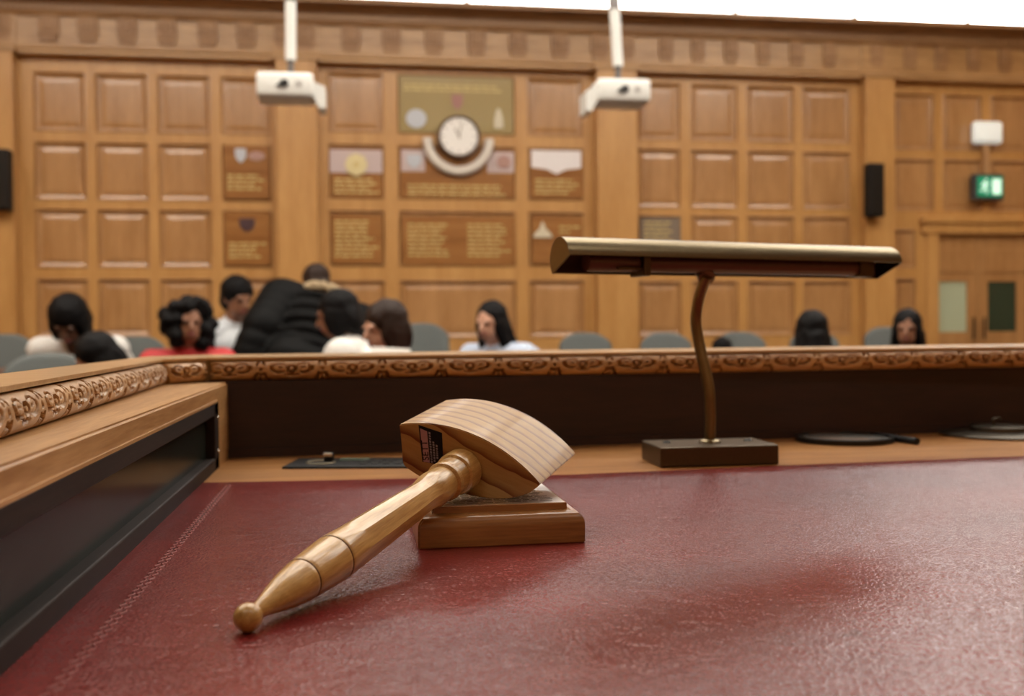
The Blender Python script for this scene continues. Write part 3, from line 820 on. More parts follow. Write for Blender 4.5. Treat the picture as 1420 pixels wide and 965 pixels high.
def added_ceiling_light(x0, x1, y0, y1, mat, label, group, cat='ceiling light'):  # every light made here is unseen and added
    e = empty('added_ceiling_light', ((x0 + x1) / 2, (y0 + y1) / 2, ZCE), label, cat, group)
    bm = NB()
    t = .05
    box(bm, x0, x1, y0, y0 + t, ZCE - .05, ZCE); box(bm, x0, x1, y1 - t, y1, ZCE - .05, ZCE)
    box(bm, x0, x0 + t, y0, y1, ZCE - .05, ZCE); box(bm, x1 - t, x1, y0, y1, ZCE - .05, ZCE)
    obj('trim_frame', bm, M_whitep, e)
    bm = NB(); box(bm, x0 + t, x1 - t, y0 + t, y1 - t, ZCE - .03, ZCE - .005)
    obj('diffuser', bm, mat, e)
for yy_ in (6.2, 5.0, 3.8, 2.6):  # unseen rows, added to light the wall, people and desk
    for xx_ in (-3.2, .8, 4.8):
        added_ceiling_light(xx_ - 1.8, xx_ + 1.8, yy_ - .3, yy_ + .3, M_fill, 'unseen long ceiling trough added to light the hall', 'added unseen ceiling troughs over the hall')
for xx_ in (-1.2, 2.4):  # unseen fill behind the camera, added to bring out the carved rail
    added_ceiling_light(xx_ - 1.2, xx_ + 1.2, -1.6, -.8, M_fill2, 'unseen dimmer fill panel added over the presiding bench', 'added fill panels over the bench')

# ================================================================== THINGS ON THE WALL
def emblem_poly(kind):
    if kind == 'shield': return [(-.5, .5), (.5, .5), (.5, -.05), (.32, -.35), (0, -.55), (-.32, -.35), (-.5, -.05)]
    if kind == 'tri': return [(-.5, -.35), (.5, -.35), (.42, -.15), (.15, .1), (0, .5), (-.15, .1), (-.42, -.15)]
    if kind == 'spire': return [(-.35, -.5), (.35, -.5), (.35, -.1), (.2, .3), (.1, .5), (-.1, .5), (-.2, .3), (-.35, -.1)]
    return [(.5 * cos(2 * pi * i / 24), .5 * sin(2 * pi * i / 24)) for i in range(24)]
def wallobj_poly(bm, cx, cy, poly, w, h, y0, d):
    c = atY(cx, cy, W)
    sw, sh = w * W / F * 1.0, h * W / F * 1.0
    pts = [(c.x + a * sw, c.z + b * sh) for a, b in poly]
    prism(bm, pts, d, Matrix(((1, 0, 0, 0), (0, 0, -1, y0), (0, 1, 0, 0), (0, 0, 0, 1))))
def board(pxa, pxb, pya, pyb, label, mat=None, lines=(), group='honour boards on the panelling'):
    xa, xb = X(pxa), X(pxb); zm = (pxa + pxb) / 2; za, zb = Z(zm, pyb), Z(zm, pya)
    e = empty('honour_board', ((xa + xb) / 2, W, za), label, 'honour board', group)
    bm = NB(); box(bm, xa, xb, W - .014, W + .004, za, zb, .003); obj('board', bm, mat or M_board, e)
    for (la_, lb_, ys) in lines:
        bm = NB(); rnd = random.Random(int(la_ * 7 + ys[0]))
        for yy_ in ys:
            x = X(la_); x1 = X(lb_) - rnd.random() * .12
            zc_ = Z(zm, yy_)
            while x < x1:
                w_ = rnd.uniform(.03, .10); w_ = min(w_, x1 - x)
                box(bm, x, x + w_, W - .0165, W - .0135, zc_ - .008, zc_ + .008); x += w_ + .014
        obj('gold_lettering', bm, M_gold, e)
    return e
def emb(e, kind, cx, cy, w, h, mat, name='crest', y0=None, d=.012):
    bm = NB(); wallobj_poly(bm, cx, cy, emblem_poly(kind), w, h, (W - .0135) if y0 is None else y0, d); return obj(name, bm, mat, e)
M_paleblue = plain('pale_blue_enamel', (.52, .55, .60), .4); M_yellow = plain('pale_yellow_enamel', (.72, .62, .33), .4)
M_cream = plain('cream_enamel', (.66, .60, .45), .45); M_mauve = plain('mauve_enamel', (.36, .16, .13), .4); M_reflp = plain('pale_pink_reflection', (.55, .44, .43), .35)  # the pale pink paints bright reflections on the boards
M_plum = plain('dark_plum_enamel', (.06, .025, .03), .4); M_blush = plain('dusty_pink_enamel', (.42, .24, .20), .4)
L5 = [245, 251, 257, 263, 269]
e = board(311, 375, 202, 276, 'honour board with a pale blue crest, left of the left projector pilaster', None, [(316, 371, [244, 250, 256, 262])])
emb(e, 'shield', 334, 216, 14, 18, M_paleblue); emb(e, 'round', 356, 217, 22, 12, M_blush)
e = board(311, 375, 294, 368, 'honour board with a dark plum crest above gold lines, beside the left pilaster', None, [(317, 371, [338, 344, 350, 356])])
emb(e, 'shield', 343, 312, 20, 17, M_plum)
e = board(555, 713, 107, 185, 'wide olive gold board with three crests above the clock', M_boardg, [(562, 706, [120, 126])])
emb(e, 'round', 577, 165, 28, 26, M_paleblue); emb(e, 'spire', 691, 165, 18, 27, M_cream); emb(e, 'shield', 634, 142, 15, 20, M_mauve)
e = board(459, 531, 205, 274, 'honour board with a round yellow flower crest', None, [(464, 528, [249, 255, 261, 267])])
emb(e, 'round', 494, 229, 29, 29, M_yellow, d=.02)
for k_ in range(8): emb(e, 'round', 494 + 11 * cos(k_ * pi / 4), 229 + 11 * sin(k_ * pi / 4), 9, 9, M_yellow, 'petal', W - .0135, .024)
emb(e, 'round', 494, 229, 7, 7, M_gold, 'flower_centre', W - .0135, .028)
bm = NB(); box(bm, X(458), X(531), W - .016, W - .0135, Z(494, 240), Z(494, 208), .002); obj('painted_reflection', bm, M_reflp, e)  # reflection on the varnish, painted as a pale strip
e = board(555, 713, 206, 275, 'wide honour board directly below the clock', None, [(566, 706, [258, 264, 270])])
bm = NB(); box(bm, X(557), X(590), W - .016, W - .0135, Z(574, 238), Z(574, 208), .002); obj('painted_reflection', bm, M_reflp, e)
bm = NB(); box(bm, X(676), X(713), W - .016, W - .0135, Z(695, 240), Z(695, 211), .002); obj('painted_reflection', bm, M_reflp, e)  # both ends of this board carry a painted bright reflection
emb(e, 'round', 698, 225, 20, 18, M_blush, d=.016); emb(e, 'shield', 574, 224, 20, 18, M_paleblue, d=.016)
e = board(735, 808, 208, 276, 'honour board with a white reflection painted across its top, right of the clock', None, [(742, 804, [250, 256, 262, 268])])
M_reflw = plain('white_reflection', (.82, .78, .78), .35)
bm = NB(); wallobj_poly(bm, 771, 224, [(-.5, .5), (.5, .5), (.5, -.3), (.2, -.38), (0, -.6), (-.2, -.38), (-.5, -.3)], 71, 30, W - .0135, .004); obj('painted_reflection', bm, M_reflw, e)  # bright reflection painted in white over the board top
e = board(459, 530, 297, 366, 'honour board filled with gold lines, below the yellow flower crest', None, [(464, 526, [307 + 6 * i for i in range(9)])])
e = board(557, 714, 300, 368, 'wide honour board with two columns of gold names', None, [(565, 626, [312 + 6 * i for i in range(8)]), (648, 708, [312 + 6 * i for i in range(8)])])
e = board(737, 808, 300, 366, 'honour board with a white pointed crest, at the left end of the lamp shade', None, [(775, 804, [315, 322])])
emb(e, 'tri', 752, 320, 27, 27, M_cream, d=.016)
e = board(887, 943, 302, 374, 'small grey lined board just above the lamp shade', plain('grey_board', (.20, .15, .11), .4), [(892, 938, [309, 315, 321, 327, 334, 341])])
# clock with half ring
cc = atY(635, 192, W)
clk = empty('wall_clock', (cc.x, W, cc.z - .17), 'round white wall clock with dark case above a silver half ring', 'clock')
CYL = Matrix(((1, 0, 0, 0), (0, 0, -1, 0), (0, 1, 0, 0), (0, 0, 0, 1)))
def onwall(c, y): m = CYL.copy(); m.translation = (c.x, y, c.z); return m
s_ = W / F * 1.02
bm = NB(); lathe(bm, [(29 * s_, 0), (29 * s_, .09), (27.5 * s_, .11), (25.5 * s_, .105), (25 * s_, .09), (0, .09)], 56, onwall(cc, W - .02)); obj('case', bm, plain('dark_brown_case', (.09, .04, .018), .4), clk, smooth=True, angle=30)
bm = NB(); lathe(bm, [(25 * s_, .09), (25 * s_, .094), (0, .0945)], 56, onwall(cc, W - .02)); fc = obj('dial', bm, M_clock, clk, smooth=True, angle=30)
for i in range(12):
    bm = NB(); a = i * pi / 6; m = onwall(cc, W - .1145) @ Matrix.Rotation(a, 4, 'Z'); box(bm, -.004, .004, 20 * s_, 23 * s_, 0, .001, M=m)
    obj('hour_mark', bm, M_black, fc)
for nm, a, l_, w_ in (('hour_hand', radians(28), 12, .006), ('minute_hand', radians(-12), 19, .0045)):
    bm = NB(); box(bm, -w_, w_, -3 * s_, l_ * s_, 0, .002, M=onwall(cc, W - .1165) @ Matrix.Rotation(a, 4, 'Z')); obj(nm, bm, plain(nm, (.25, .2, .15), .4), fc)
bm = NB(); ri, ro = 36 * s_, 48 * s_
n = 40
sec = [(ri, 0), (ri, .05), (ri + 2 * s_, .062), (ro - 2 * s_, .062), (ro, .05), (ro, 0)]
rings = []
for i in range(n + 1):
    a = radians(178) + radians(184) * i / n
    rings.append([bm.verts.new((cc.x + r * cos(a), W - .02 - d, cc.z - .02 + r * sin(a))) for r, d in sec])
for a, b in zip(rings, rings[1:]):
    for j in range(6): bm.faces.new((a[j], a[(j + 1) % 6], b[(j + 1) % 6], b[j]))
bm.faces.new(rings[0]); bm.faces.new(rings[-1][::-1])
obj('half_ring', bm, M_silver, clk, smooth=True, angle=30)
# loudspeakers
def speaker(pxa, pxb, pya, pyb, label):
    Y_ = W - .30; a, b = atY(pxa, pyb, Y_), atY(pxb, pya, Y_)
    e = empty('loudspeaker', ((a.x + b.x) / 2, W - .1, a.z), label, 'loudspeaker')
    bm = NB(); box(bm, a.x, b.x, Y_, Y_ + .13, a.z, b.z, .012); obj('cabinet', bm, M_black, e)
    bm = NB(); box(bm, a.x + .01, b.x - .01, Y_ - .006, Y_ + .002, a.z + .015, b.z - .015, .004); obj('grille', bm, M_blackm, e)
    bm = NB(); box(bm, (a.x + b.x) / 2 - .02, (a.x + b.x) / 2 + .02, Y_ + .12, W - .1505, (a.z + b.z) / 2 - .04, (a.z + b.z) / 2 + .04); obj('wall_bracket', bm, M_blackm, e)
speaker(1206, 1227, 226, 300, 'slim black loudspeaker on the pilaster above the right end of the lamp shade')
speaker(-14, 11, 206, 290, 'black loudspeaker on the pilaster at the far left edge')
# emergency light and exit sign
Y_ = W - .12
a, b = atY(1353, 198, Y_), atY(1392, 168, Y_)
el = empty('emergency_light', ((a.x + b.x) / 2, W, a.z), 'white rounded emergency light above the green exit sign', 'emergency light')
bm = NB(); box(bm, a.x, b.x, Y_, W - .025, a.z, b.z, .035, seg=4); obj('lamp_housing', bm, plain('lit_diffuser', (.78, .82, .78), .4, emit=.35), el, smooth=True, angle=60)
bm = NB(); box(bm, a.x + .03, b.x - .03, W - .03, W - .001, a.z + .03, b.z - .03); obj('mounting_plate', bm, M_white, el)
a, b = atY(1351, 277, Y_), atY(1392, 241, Y_)
ex = empty('exit_sign', ((a.x + b.x) / 2, W, a.z), 'green running man exit sign in a dark case above the door', 'exit sign')
bm = NB(); box(bm, a.x, b.x, Y_, Y_ + .08, a.z, b.z, .012); obj('case', bm, plain('exit_case', (.05, .055, .055), .5), ex)
bm = NB(); box(bm, a.x + .035, b.x - .012, Y_ - .004, Y_ + .002, a.z + .035, b.z - .03, .001); obj('green_face', bm, M_green, ex)
bm = NB(); box(bm, (a.x + b.x) / 2 - .025, (a.x + b.x) / 2 + .025, Y_ + .03, Y_ + .07, b.z - .005, atY(1370, 199, Y_).z - .008); obj('conduit', bm, plain('tan_conduit', (.45, .26, .12), .5), ex)
bm = NB(); box(bm, (a.x + b.x) / 2 - .03, (a.x + b.x) / 2 + .03, Y_ + .05, W - .001, b.z - .09, b.z - .05); obj('wall_arm', bm, M_blackm, ex)
gx0, gx1, gz0, gz1 = a.x + .035, b.x - .012, a.z + .035, b.z - .03
gw, gh = gx1 - gx0, gz1 - gz0
bm = NB()
def sg(p): return (gx0 + gw * p[0], Y_ - .0065, gz0 + gh * p[1])
def limb(*ps, r=.008): tube(bm, [sg(p) for p in ps], r, 8)
ellipsoid(bm, sg((.33, .83)), (.013, .004, .013))
limb((.31, .68), (.27, .45), r=.014); limb((.27, .45), (.38, .33), (.34, .14)); limb((.27, .45), (.2, .3), (.1, .28)); limb((.31, .68), (.41, .58), (.45, .66)); limb((.31, .68), (.2, .66), (.16, .52))
obj('running_figure', bm, M_exitw, ex, smooth=True)
bm = NB(); box(bm, *[sg((.58, .1))[0], sg((.92, .1))[0]], Y_ - .007, Y_ - .003, sg((0, .12))[2], sg((0, .88))[2], .002)
obj('door_symbol', bm, M_exitw, ex)

# ================================================================== PROJECTORS
def projector(px0, px1, py0, py1, side, pole_top, pole_bot, label, Yp=6.4):
    a, b = atY(px0, py1, Yp), atY(px1, py0, Yp)
    cx_ = (a.x + b.x) / 2
    e = empty('projector', (cx_, Yp, a.z), label, 'projector')
    bm = NB(); box(bm, a.x, b.x, Yp, Yp + .28, a.z, b.z, .022, seg=3); bd_ = obj('body', bm, M_white, e, smooth=True, angle=60)
    zc_ = (a.z + b.z) / 2; xl_ = cx_ + .0 * side
    bm = NB()
    mm = onwall(Vector((xl_ - .005, 0, zc_ + .002)), Yp)
    lathe(bm, [(.03, -.004), (.03, .006), (.026, .01), (.022, .008), (.0, .004)], 32, mm)
    # recessed black lens aperture with a sloping slot
    obj('lens_surround', bm, plain('lens_grey', (.35, .36, .35), .4), bd_, smooth=True, angle=40)
    bm = NB()
    pts2 = [(.02 + .016 * cos(t), .004 + .016 * sin(t)) for t in [radians(a_) for a_ in range(-100, 121, 20)]] + [(-.04, -.012), (-.042, -.022)]
    prism(bm, pts2, .006, onwall(Vector((xl_ - .012, 0, zc_ + .002)), Yp - .009)); obj('lens', bm, M_black, bd_)
    bm = NB()
    for i in range(6): box(bm, xl_ + .065, xl_ + .105, Yp - .002, Yp + .004, zc_ - .018 + i * .007, zc_ - .015 + i * .007)
    obj('vent_slats', bm, plain('vent_grey', (.4, .38, .37), .5), bd_)
    # angled side arm
    bm = NB(); xs_ = b.x if side > 0 else a.x
    P = [(0, b.z - .04), (side * .03, b.z - .06), (side * .085, zc_ - .005), (side * .085, a.z - .06), (side * .05, a.z - .065), (side * .02, a.z - .01), (0, a.z + .03)]
    prism(bm, [(xs_ + p[0] - side * .012, p[1]) for p in P], .2, Matrix(((1, 0, 0, 0), (0, 0, 1, Yp + .03), (0, 1, 0, 0), (0, 0, 0, 1))))
    obj('side_arm', bm, M_white, e)
    t0 = atY(pole_top[0], pole_top[1], Yp + .12); t1 = atY(pole_bot[0], pole_bot[1], Yp + .12)
    d = (t0 - t1).normalized(); tc = t1 + d * ((ZCE - .0 - t1.z) / d.z)
    bm = NB(); tube(bm, [t1, t1 + d * ((t0 - t1).length)], .034, 24); obj('pole', bm, M_white, e, smooth=True, angle=40)
    bm = NB(); tube(bm, [t0, tc], .037, 24); tube(bm, [(tc.x, tc.y, ZCE - .05), (tc.x, tc.y, ZCE)], .09, 24); obj('ceiling_mount', bm, plain('mount_grey', (.22, .2, .2), .5), e, smooth=True, angle=40)
    bm = NB(); tube(bm, [t1 + d * .02, Vector((t1.x, t1.y, b.z - .004))], .022, 20); lathe(bm, [(.06, 0), (.06, .008), (.03, .012)], 24, Matrix.Translation((t1.x, t1.y, b.z - .003))); obj('swivel', bm, plain('swivel_grey', (.13, .11, .10), .5), e, smooth=True, angle=40)
projector(355, 434, 100, 132, 1, (403, 3), (403, 84), 'white ceiling projector hanging at the left pilaster')
projector(830, 903, 109, 139, -1, (852, 14), (857, 92), 'white ceiling projector hanging at the pilaster above the lamp shade')

# ================================================================== CHAIRS
def chair_proto():
    root = empty('council_chair', (0, 0, 0))
    bm = NB()  # padded back, slightly curved, front towards -y
    vs = box(bm, -.235, .235, .18, .25, .42, .96, .03, seg=4)
    bmesh.ops.subdivide_edges(bm, edges=[e for e in bm.edges if abs(e.verts[0].co.x - e.verts[1].co.x) > .2], cuts=10, use_grid_fill=True)
    for v in bm.verts: v.co.y += .12 * (v.co.x / .235) ** 2 * -.35 + (v.co.z - .42) * .16
    for v in bm.verts:
        if v.co.z > .7: v.co.z -= .09 * min(1, abs(v.co.x / .235)) ** 3; v.co.x *= 1 - max(0, v.co.z - .75) * .4
    obj('backrest', bm, M_greyfab, root, smooth=True, angle=60)
    bm = NB(); box(bm, -.25, .25, -.25, .22, .41, .49, .03, seg=4); obj('seat', bm, M_greyfab, root, smooth=True, angle=60)
    for sx_ in (-1, 1):
        bm = NB(); tube(bm, [(sx_ * .27, -.2, .42), (sx_ * .27, -.2, .65), (sx_ * .27, .2, .66), (sx_ * .25, .24, .5)], .015, 10); obj('armrest', bm, M_blackm, root, smooth=True, angle=50)
        for sy_ in (-.21, .2):
            bm = NB(); tube(bm, [(sx_ * .235, sy_, .42), (sx_ * .25, sy_ * 1.1, 0)], .014, 10); obj('leg', bm, M_blackm, root, smooth=True, angle=50)
    return root
def copy_tree(o, parent=None):
    c = o.copy(); COL.objects.link(c)
    if parent: c.parent = parent
    for ch in list(o.children):
        copy_tree(ch, c)
    return c
proto = chair_proto()
chairs = [  # centre px, top py, depth, yaw, floor, label
    (8, 463, 8.05, 0, 1, 'grey chair at the far left edge, behind the tan bench end'),
    (78, 489, 5.6, 8, 0, 'grey chair in front of the woman in the white top'),
    (190, 466, 8.1, 0, 1, 'grey chair behind the red jacket'),
    (584, 448, 8.1, 0, 1, 'grey chair just right of the brown haired girl in pink'),
    (810, 461, 8.1, 0, 1, 'first empty grey chair left of the lamp stem, nearest the white sleeve'),
    (921, 461, 8.1, 0, 1, 'empty grey chair immediately left of the lamp stem'),
    (1024, 460, 8.1, 0, 1, 'grey chair immediately right of the lamp stem'),
    (1126, 459, 8.1, 0, 1, 'grey chair hidden behind the dark haired head right of the lamp'),
    (1228, 453, 8.1, 0, 1, 'grey chair behind the rightmost woman with long black hair'),
]
first = True
def place_chair(o, px, py, D, yw, riser, label):
    p = atY(px, py, D + .3); z0 = ZF + .15 if riser else ZF
    k_ = (p.z - z0) / .96
    o.location = (p.x, D, z0); o.rotation_euler = (0, 0, radians(yw)); o.scale = (1, 1, k_)
    tag(o, label, 'chair', 'grey upholstered council chairs')
for i, c in enumerate(chairs):
    o = proto if i == 0 else copy_tree(proto)
    place_chair(o, *c)
# bench end
bp_ = atY(39, 498, 6.2)
bm = NB(); box(bm, bp_.x - .05, bp_.x + .05, 6.15, 6.25, ZF, bp_.z, .03, seg=4); box(bm, bp_.x - .07, bp_.x + .07, 6.13, 6.27, ZF, ZF + .08, .01)
tag(obj('bench_end', bm, plain('tan_oak', (.42, .27, .12), .5)), 'tan wooden bench end post between two grey chairs', 'post')

# ================================================================== PEOPLE
SKIN = {'dark': (.10, .042, .022), 'brown': (.24, .105, .055), 'tan': (.40, .20, .12), 'light': (.56, .31, .21)}
M_sk = {k_: plain('skin_' + k_, v, .5) for k_, v in SKIN.items()}
M_hair = plain('black_hair', (.0045, .004, .0045), .6, bump=.6, bscale=90, spec=.12)
M_hairb = plain('brown_hair', (.022, .010, .006), .55, bump=.5, bscale=90, spec=.2)
M_eyew = plain('eye_white', (.7, .68, .65), .3); M_lip = plain('lips', (.30, .09, .08), .45)
M_trous = plain('dark_trousers', (.015, .015, .02), .8)
def person(px, py, D, face, lean=10, lean_side=0, hyaw=0, hpit=0, skin='brown', top=None, topname='top', hair='long', hairmat=None, label='', group=None,
           standing=False, puff=.012, hand_l=None, hand_r=None, hair_scale=1.0, fold=0, shoulder=.175, inner=None, sleeves=True):
    """face: yaw in degrees; 0 = facing the camera side (-y), 90 = facing picture right (+x), 180 = away. (px,py) is the middle of the head."""
    Rz = Matrix.Rotation(radians(face), 4, 'Z')          # local front is -y
    hip = Vector((0, 0, .88 if standing else .50))
    def tilt(v): return Matrix.Rotation(radians(lean), 4, 'X') @ Matrix.Rotation(radians(lean_side), 4, 'Y') @ Vector(v)
    # rotation about X by +lean tips z towards -y (forward)
    chest = hip + tilt((0, 0, .30)); neckb = hip + tilt((0, 0, .47)); 
    hl = Matrix.Rotation(radians(lean * .45 + hpit), 4, 'X')
    nk = neckb + hl @ Vector((0, -.005, .085))
    HR = Matrix.Rotation(radians(hyaw), 4, 'Z') @ Matrix.Rotation(radians(lean * .45 + hpit), 4, 'X')
    hc_ = nk + HR @ Vector((0, -.018, .095))
    tgt = atY(px, py, D)
    rootp = Vector((tgt.x, D, 0)) - (Rz @ hc_)
    zroot = tgt.z - hc_.z
    # seat or floor contact: shift lean is fixed, so scale the figure a little to stand on the floor
    k_ = (tgt.z - ZF) / hc_.z
    T = Matrix.Translation((tgt.x, D, ZF)) @ Matrix.Scale(k_, 4) @ Matrix.Translation(-Vector(((Rz @ hc_).x, (Rz @ hc_).y, 0))) @ Rz
    root = empty('person', T @ Vector((0, 0, 0)), label, 'person', group)
    shl, shr = [hip + tilt((s * shoulder, 0, .435)) for s in (-1, 1)]
    def arm(sh, hand, s):
        hand = Vector(hand); d = hand - sh; L = d.length; l1, l2 = .28, .26
        if L > .52: hand = sh + d * (.52 / L); d = hand - sh; L = .52
        a = (l1 * l1 - l2 * l2 + L * L) / (2 * L); hh = sqrt(max(0, l1 * l1 - a * a))
        pole = Vector((s * .6, .5, -.8)); dn = d.normalized(); pole = (pole - dn * pole.dot(dn)).normalized()
        return sh + dn * a + pole * hh, hand
    HLd = hand_l or (-.16, -.36, .66); HRd = hand_r or (.16, -.36, .66)
    el_, hl_ = arm(shl, HLd, -1); er_, hr_ = arm(shr, HRd, 1)
    # ---- body
    b = NB()
    def torso(b, g):
        capsule(b, hip + tilt((-.075, 0, .0)), hip + tilt((.075, 0, 0)), .115 + g, .115 + g)
        for f_, rw, rd in ((.10, .135, .10), (.2, .135, .10), (.3, .155, .108), (.38, .165, .105)):
            ellipsoid(b, hip + tilt((0, 0, f_)), (rw + g, rd + g, .11), Matrix.Rotation(radians(lean), 3, 'X') @ Matrix.Rotation(radians(lean_side), 3, 'Y'))
        capsule(b, shl, shr, .062 + g, .062 + g)
    torso(b, 0)
    capsule(b, neckb - Vector((0, 0, .03)), nk + (hc_ - nk) * .4, .056, .05)
    H3 = HR.to_3x3()
    ellipsoid(b, hc_ + HR @ Vector((0, .012, .018)), (.074, .094, .098), H3)
    ellipsoid(b, hc_ + HR @ Vector((0, -.028, -.045)), (.055, .062, .066), H3)
    capsule(b, hc_ + HR @ Vector((0, -.082, .012)), hc_ + HR @ Vector((0, -.103, -.022)), .009, .014)     # nose
    for s in (-1, 1):
        ellipsoid(b, hc_ + HR @ Vector((s * .075, .012, -.005)), (.009, .018, .03), H3)                     # ears
        ellipsoid(b, hc_ + HR @ Vector((s * .03, -.078, .024)), (.02, .012, .007), H3)                      # brows
    def limb_arms(b, g, wr=.93):
        for sh, e_, h_ in ((shl, el_, hl_), (shr, er_, hr_)):
            capsule(b, sh, e_, .05 + g, .041 + g); capsule(b, e_, e_ + (h_ - e_) * wr, .041 + g, .028 + g)
    limb_arms(b, 0, 1)
    def legs(b, g):
        if standing:
            for s in (-1, 1):
                kn = Vector((s * .10, -.02, .48)); an = Vector((s * .10, .03, .09))
                capsule(b, hip + Vector((s * .085, 0, -.03)), kn, .085 + g, .055 + g); capsule(b, kn, an, .055 + g, .038 + g)
                if not g: capsule(b, an + Vector((0, .01, -.05)), an + Vector((0, -.15, -.06)), .036, .03)
        else:
            for s in (-1, 1):
                kn = Vector((s * .12, -.42, .50)); an = Vector((s * .12, -.38, .09))
                capsule(b, hip + Vector((s * .085, 0, -.02)), kn, .085 + g, .057 + g); capsule(b, kn, an, .056 + g, .038 + g)
                if not g: capsule(b, an + Vector((0, .01, -.05)), an + Vector((0, -.15, -.06)), .036, .03)
    legs(b, 0)
    for sh, e_, h_, s in ((shl, el_, hl_, -1), (shr, er_, hr_, 1)):       # hands: palm, four fingers, thumb
        dr = (h_ - e_).normalized(); sd = dr.cross(Vector((0, 0, 1))).normalized() * s; dn_ = Vector((0, 0, -1)); dn_ = (dn_ - dr * dn_.dot(dr)).normalized()
        pc = h_ + dr * .045
        capsule(b, h_ + sd * -.018, pc + sd * -.024, .017, .015); capsule(b, h_ + sd * .018, pc + sd * .024, .017, .015); capsule(b, h_, pc, .018, .016)
        for q_, ln in ((-.033, .052), (-.011, .066), (.011, .072), (.033, .064)):
            f0 = pc + sd * q_ * .95 + dr * .012; f1 = f0 + dr * ln * .55 + dn_ * .012 + sd * q_ * .12; f2 = f1 + dr * ln * .35 + dn_ * .03
            capsule(b, f0, f1, .0088, .0082, 8); capsule(b, f1, f2, .0082, .0068, 8)
        t0 = h_ + dr * .012 - sd * .024; t1 = t0 - sd * .03 + dr * .03 + dn_ * .008; t2 = t1 + dr * .03 - sd * .004 + dn_ * .012
        capsule(b, t0, t1, .013, .0105, 8); capsule(b, t1, t2, .0105, .0085, 8)
    nb2 = remesh(b, .0075, 2); nb2.transform(T)
    obj('body', nb2, M_sk[skin], root, smooth=True)
    # eyes and mouth
    b = NB()
    for s in (-1, 1): ellipsoid(b, hc_ + HR @ Vector((s * .030, -.083, .008)), (.012, .006, .006), H3, 10)
    b.transform(T); obj('eyes', b, M_black, root, smooth=True)
    b = NB(); ellipsoid(b, hc_ + HR @ Vector((0, -.088, -.052)), (.022, .008, .007), H3, 12); b.transform(T); obj('lips', b, M_lip, root, smooth=True)
    # ---- clothes
    if top:
        b = NB(); torso(b, puff); limb_arms(b, puff if sleeves else puff, .9)
        if puff > .02:
            for sh, e_, h_ in ((shl, el_, hl_), (shr, er_, hr_)):
                for q_ in (.15, .4, .65, .9): ellipsoid(b, sh + (e_ - sh) * q_, (.062 + puff,) * 3)
                for q_ in (.3, .55, .8): ellipsoid(b, e_ + (h_ - e_) * q_, (.055 + puff,) * 3)
            for f_ in (.05, .14, .23, .32, .41):
                ellipsoid(b, hip + tilt((0, 0, f_)), (.17 + puff, .13 + puff, .055), Matrix.Rotation(radians(lean), 3, 'X') @ Matrix.Rotation(radians(lean_side), 3, 'Y'))
        capsule(b, neckb - tilt((0, 0, .03)), neckb + (nk - neckb) * .25, .062 + puff * .6, .058 + puff * .4)
        nb2 = remesh(b, .009, 3); nb2.transform(T); obj(topname, nb2, top, root, smooth=True)
    if inner:
        b = NB(); ellipsoid(b, hip + tilt((0, -.085 - puff, .33)), (.05, .05, .13), Matrix.Rotation(radians(lean), 3, 'X')); b.transform(T); obj('shirt_front', b, inner, root, smooth=True)
    b = NB(); legs(b, .012); capsule(b, hip + Vector((-.075, 0, -.02)), hip + Vector((.075, 0, -.02)), .125, .125)
    nb2 = remesh(b, .012, 2); nb2.transform(T); obj('trousers', nb2, M_trous, root, smooth=True)
    # ---- hair
    hs = hair_scale
    if hair:
        b = NB()
        def E(c, r): ellipsoid(b, hc_ + HR @ Vector(c), [q_ * hs for q_ in r] if True else r, H3)
        E((0, .028, .038), (.088, .098, .090))
        if hair in ('bob', 'long', 'curly'):
            for s in (-1, 1):
                E((s * .068, .012, -.03), (.030, .062, .085)); 
            E((0, .075, -.03), (.085, .05, .10))
        if hair == 'long':
            capsule(b, hc_ + HR @ Vector((0, .07, -.05)), neckb + tilt((0, .10, -.22)), .085, .07)
            for s in (-1, 1):
                capsule(b, hc_ + HR @ Vector((s * .07, .01, -.05)), hip + tilt((s * .10, -.05, .27)), .036, .03)
                capsule(b, hc_ + HR @ Vector((s * .06, .05, -.05)), hip + tilt((s * .10, .07, .27)), .05, .035)
        if hair == 'curly':
            rnd = random.Random(3)
            for i in range(46):
                a = rnd.uniform(0, 2 * pi); zz_ = rnd.uniform(-.13, .11); rr_ = rnd.uniform(.085, .12) * (1 if zz_ < .06 else .75)
                c = Vector((rr_ * cos(a), .03 + rr_ * sin(a), zz_))
                if c.y < -.045 and zz_ < .06: continue
                E(c, (.042,) * 3)
        if hair == 'short': E((0, .05, -.01), (.082, .062, .085))
        nb2 = remesh(b, .009, 2)
        for v in nb2.verts:
            v.co += v.normal * (noise.noise(v.co * (60 if hair == 'curly' else 30)) * (.012 if hair == 'curly' else .004))
        nb2.transform(T); obj('hair', nb2, hairmat or M_hair, root, smooth=True)
    return root, T, dict(hc=hc_, neck=neckb, hip=hip, tilt=tilt, HR=HR, shr=shr, shl=shl)
M_wtop = plain('white_knit', (.70, .69, .66), .8, bump=.3, bscale=80); M_wshirt = plain('white_shirt', (.60, .64, .68), .7)
M_red = plain('red_jacket', (.50, .022, .025), .6); M_puffer = plain('black_puffer', (.0018, .0018, .002), .6, spec=.1)
M_pinkt = plain('pink_top', (.62, .27, .30), .7); M_blue = plain('pale_blue_shirt', (.46, .54, .68), .7)
M_darkt = plain('dark_top', (.02, .02, .025), .8); M_fur = plain('beige_fur', (.36, .27, .16), .9, bump=.8, bscale=60)
person(95, 446, 6.7, 0, lean=44, hpit=22, hyaw=-4, skin='dark', top=M_wtop, topname='jumper', hair='bob', hair_scale=1.12, shoulder=.185, label='seated person in a white jumper looking down, at the far left', hand_l=(-.33, -.32, .70), hand_r=(.33, -.32, .70))
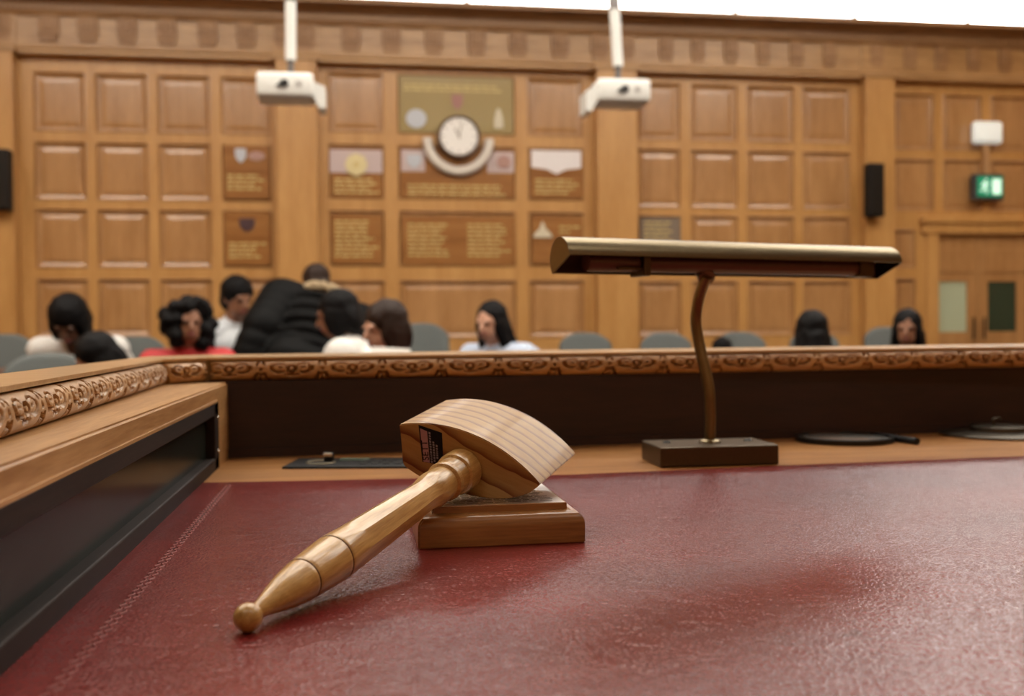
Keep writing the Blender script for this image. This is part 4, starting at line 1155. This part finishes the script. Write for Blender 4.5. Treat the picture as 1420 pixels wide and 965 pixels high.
person(134, 500, 4.9, -60, lean=38, hpit=20, skin='tan', top=M_darkt, hair='bob', hair_scale=1.05, label='dark haired person bowed low behind the left rail, in front of the white jumper')
person(262, 448, 5.7, 8, lean=6, hpit=2, hyaw=10, skin='brown', top=M_red, topname='jacket', hair='curly', hair_scale=1.0, puff=.018, shoulder=.18, inner=M_wtop, label='woman with big dark curls in a red jacket')
person(330, 414, 7.3, 35, lean=14, hpit=12, skin='brown', top=M_wshirt, topname='shirt', hair='short', hair_scale=1.08, puff=.02, label='person in a pale shirt leaning beside the black padded coat')
r_, T_, J = person(438, 395, 6.5, 200, lean=36, lean_side=-22, hpit=12, skin='dark', top=M_puffer, topname='padded_coat', hair='short', hair_scale=.98, hairmat=M_hairb, standing=True, puff=.08, shoulder=.24, label='standing person bent over in a black padded coat with a fur trimmed hood', hand_l=(-.40, -.1, .72), hand_r=(.38, -.1, .72))
b = NB(); hd_ = J['hip'] + J['tilt']((0, .11, .47))
for i in range(15):
    a = pi * 2 * i / 15
    ellipsoid(b, J['neck'] + J['tilt']((.125 * cos(a), .09 + .06 * sin(a), .02 + .02 * sin(a))), (.04, .04, .035))
nb2 = remesh(b, .01, 2)
for v in nb2.verts: v.co += v.normal * noise.noise(v.co * 70) * .012
nb2.transform(T_); obj('fur_trim', nb2, M_fur, r_, smooth=True)
person(466, 437, 5.45, 255, lean=12, hpit=10, skin='brown', top=M_wtop, topname='blouse', hair='bob', hair_scale=1.05, puff=.03, label='black haired person in a white blouse, right of the padded coat', hand_l=(-.1, -.4, .7), hand_r=(.1, -.4, .7))
person(532, 455, 4.7, 297, lean=16, hpit=6, hyaw=0, skin='light', top=M_pinkt, topname='top', hair='bob', hairmat=M_hairb, hair_scale=1.08, label='brown haired girl in a pink top facing left over a sheet of paper')
person(680, 447, 6.2, 318, lean=24, hpit=2, skin='light', top=M_blue, topname='shirt', hair='long', hair_scale=1.02, puff=.022, shoulder=.19, label='woman with long black hair in a pale blue shirt', hand_l=(-.34, -.22, .74), hand_r=(.36, -.16, .70))
person(1002, 489, 7.0, 150, lean=30, hpit=10, skin='dark', top=M_darkt, hair='short', label='top of a black haired head just right of the lamp stem')
person(1124, 460, 5.4, 176, lean=4, skin='dark', top=M_darkt, hair='long', hair_scale=1.08, label='dark haired person seen from behind, right of the lamp')
person(1258, 456, 5.8, 325, lean=6, hpit=4, skin='brown', top=M_darkt, hair='long', hair_scale=1.05, label='rightmost seated woman with long black hair, in front of the door frame')
# sheet of paper in front of the girl
a, b = atY(512, 497, 4.35), atY(566, 481, 4.35)
bm = NB(); box(bm, 0, b.x - a.x, 0, .0015, 0, .21, 0); 
for v in bm.verts: v.co.y += .12 * (v.co.z / .21)
Mx = Matrix.Translation((a.x, 4.32, b.z - .208)) @ Matrix.Rotation(radians(4), 4, 'Y')
bm.transform(Mx); ps = obj('paper_sheet', bm, M_whitep); tag(ps, 'white sheet of paper held in front of the brown haired girl', 'paper')
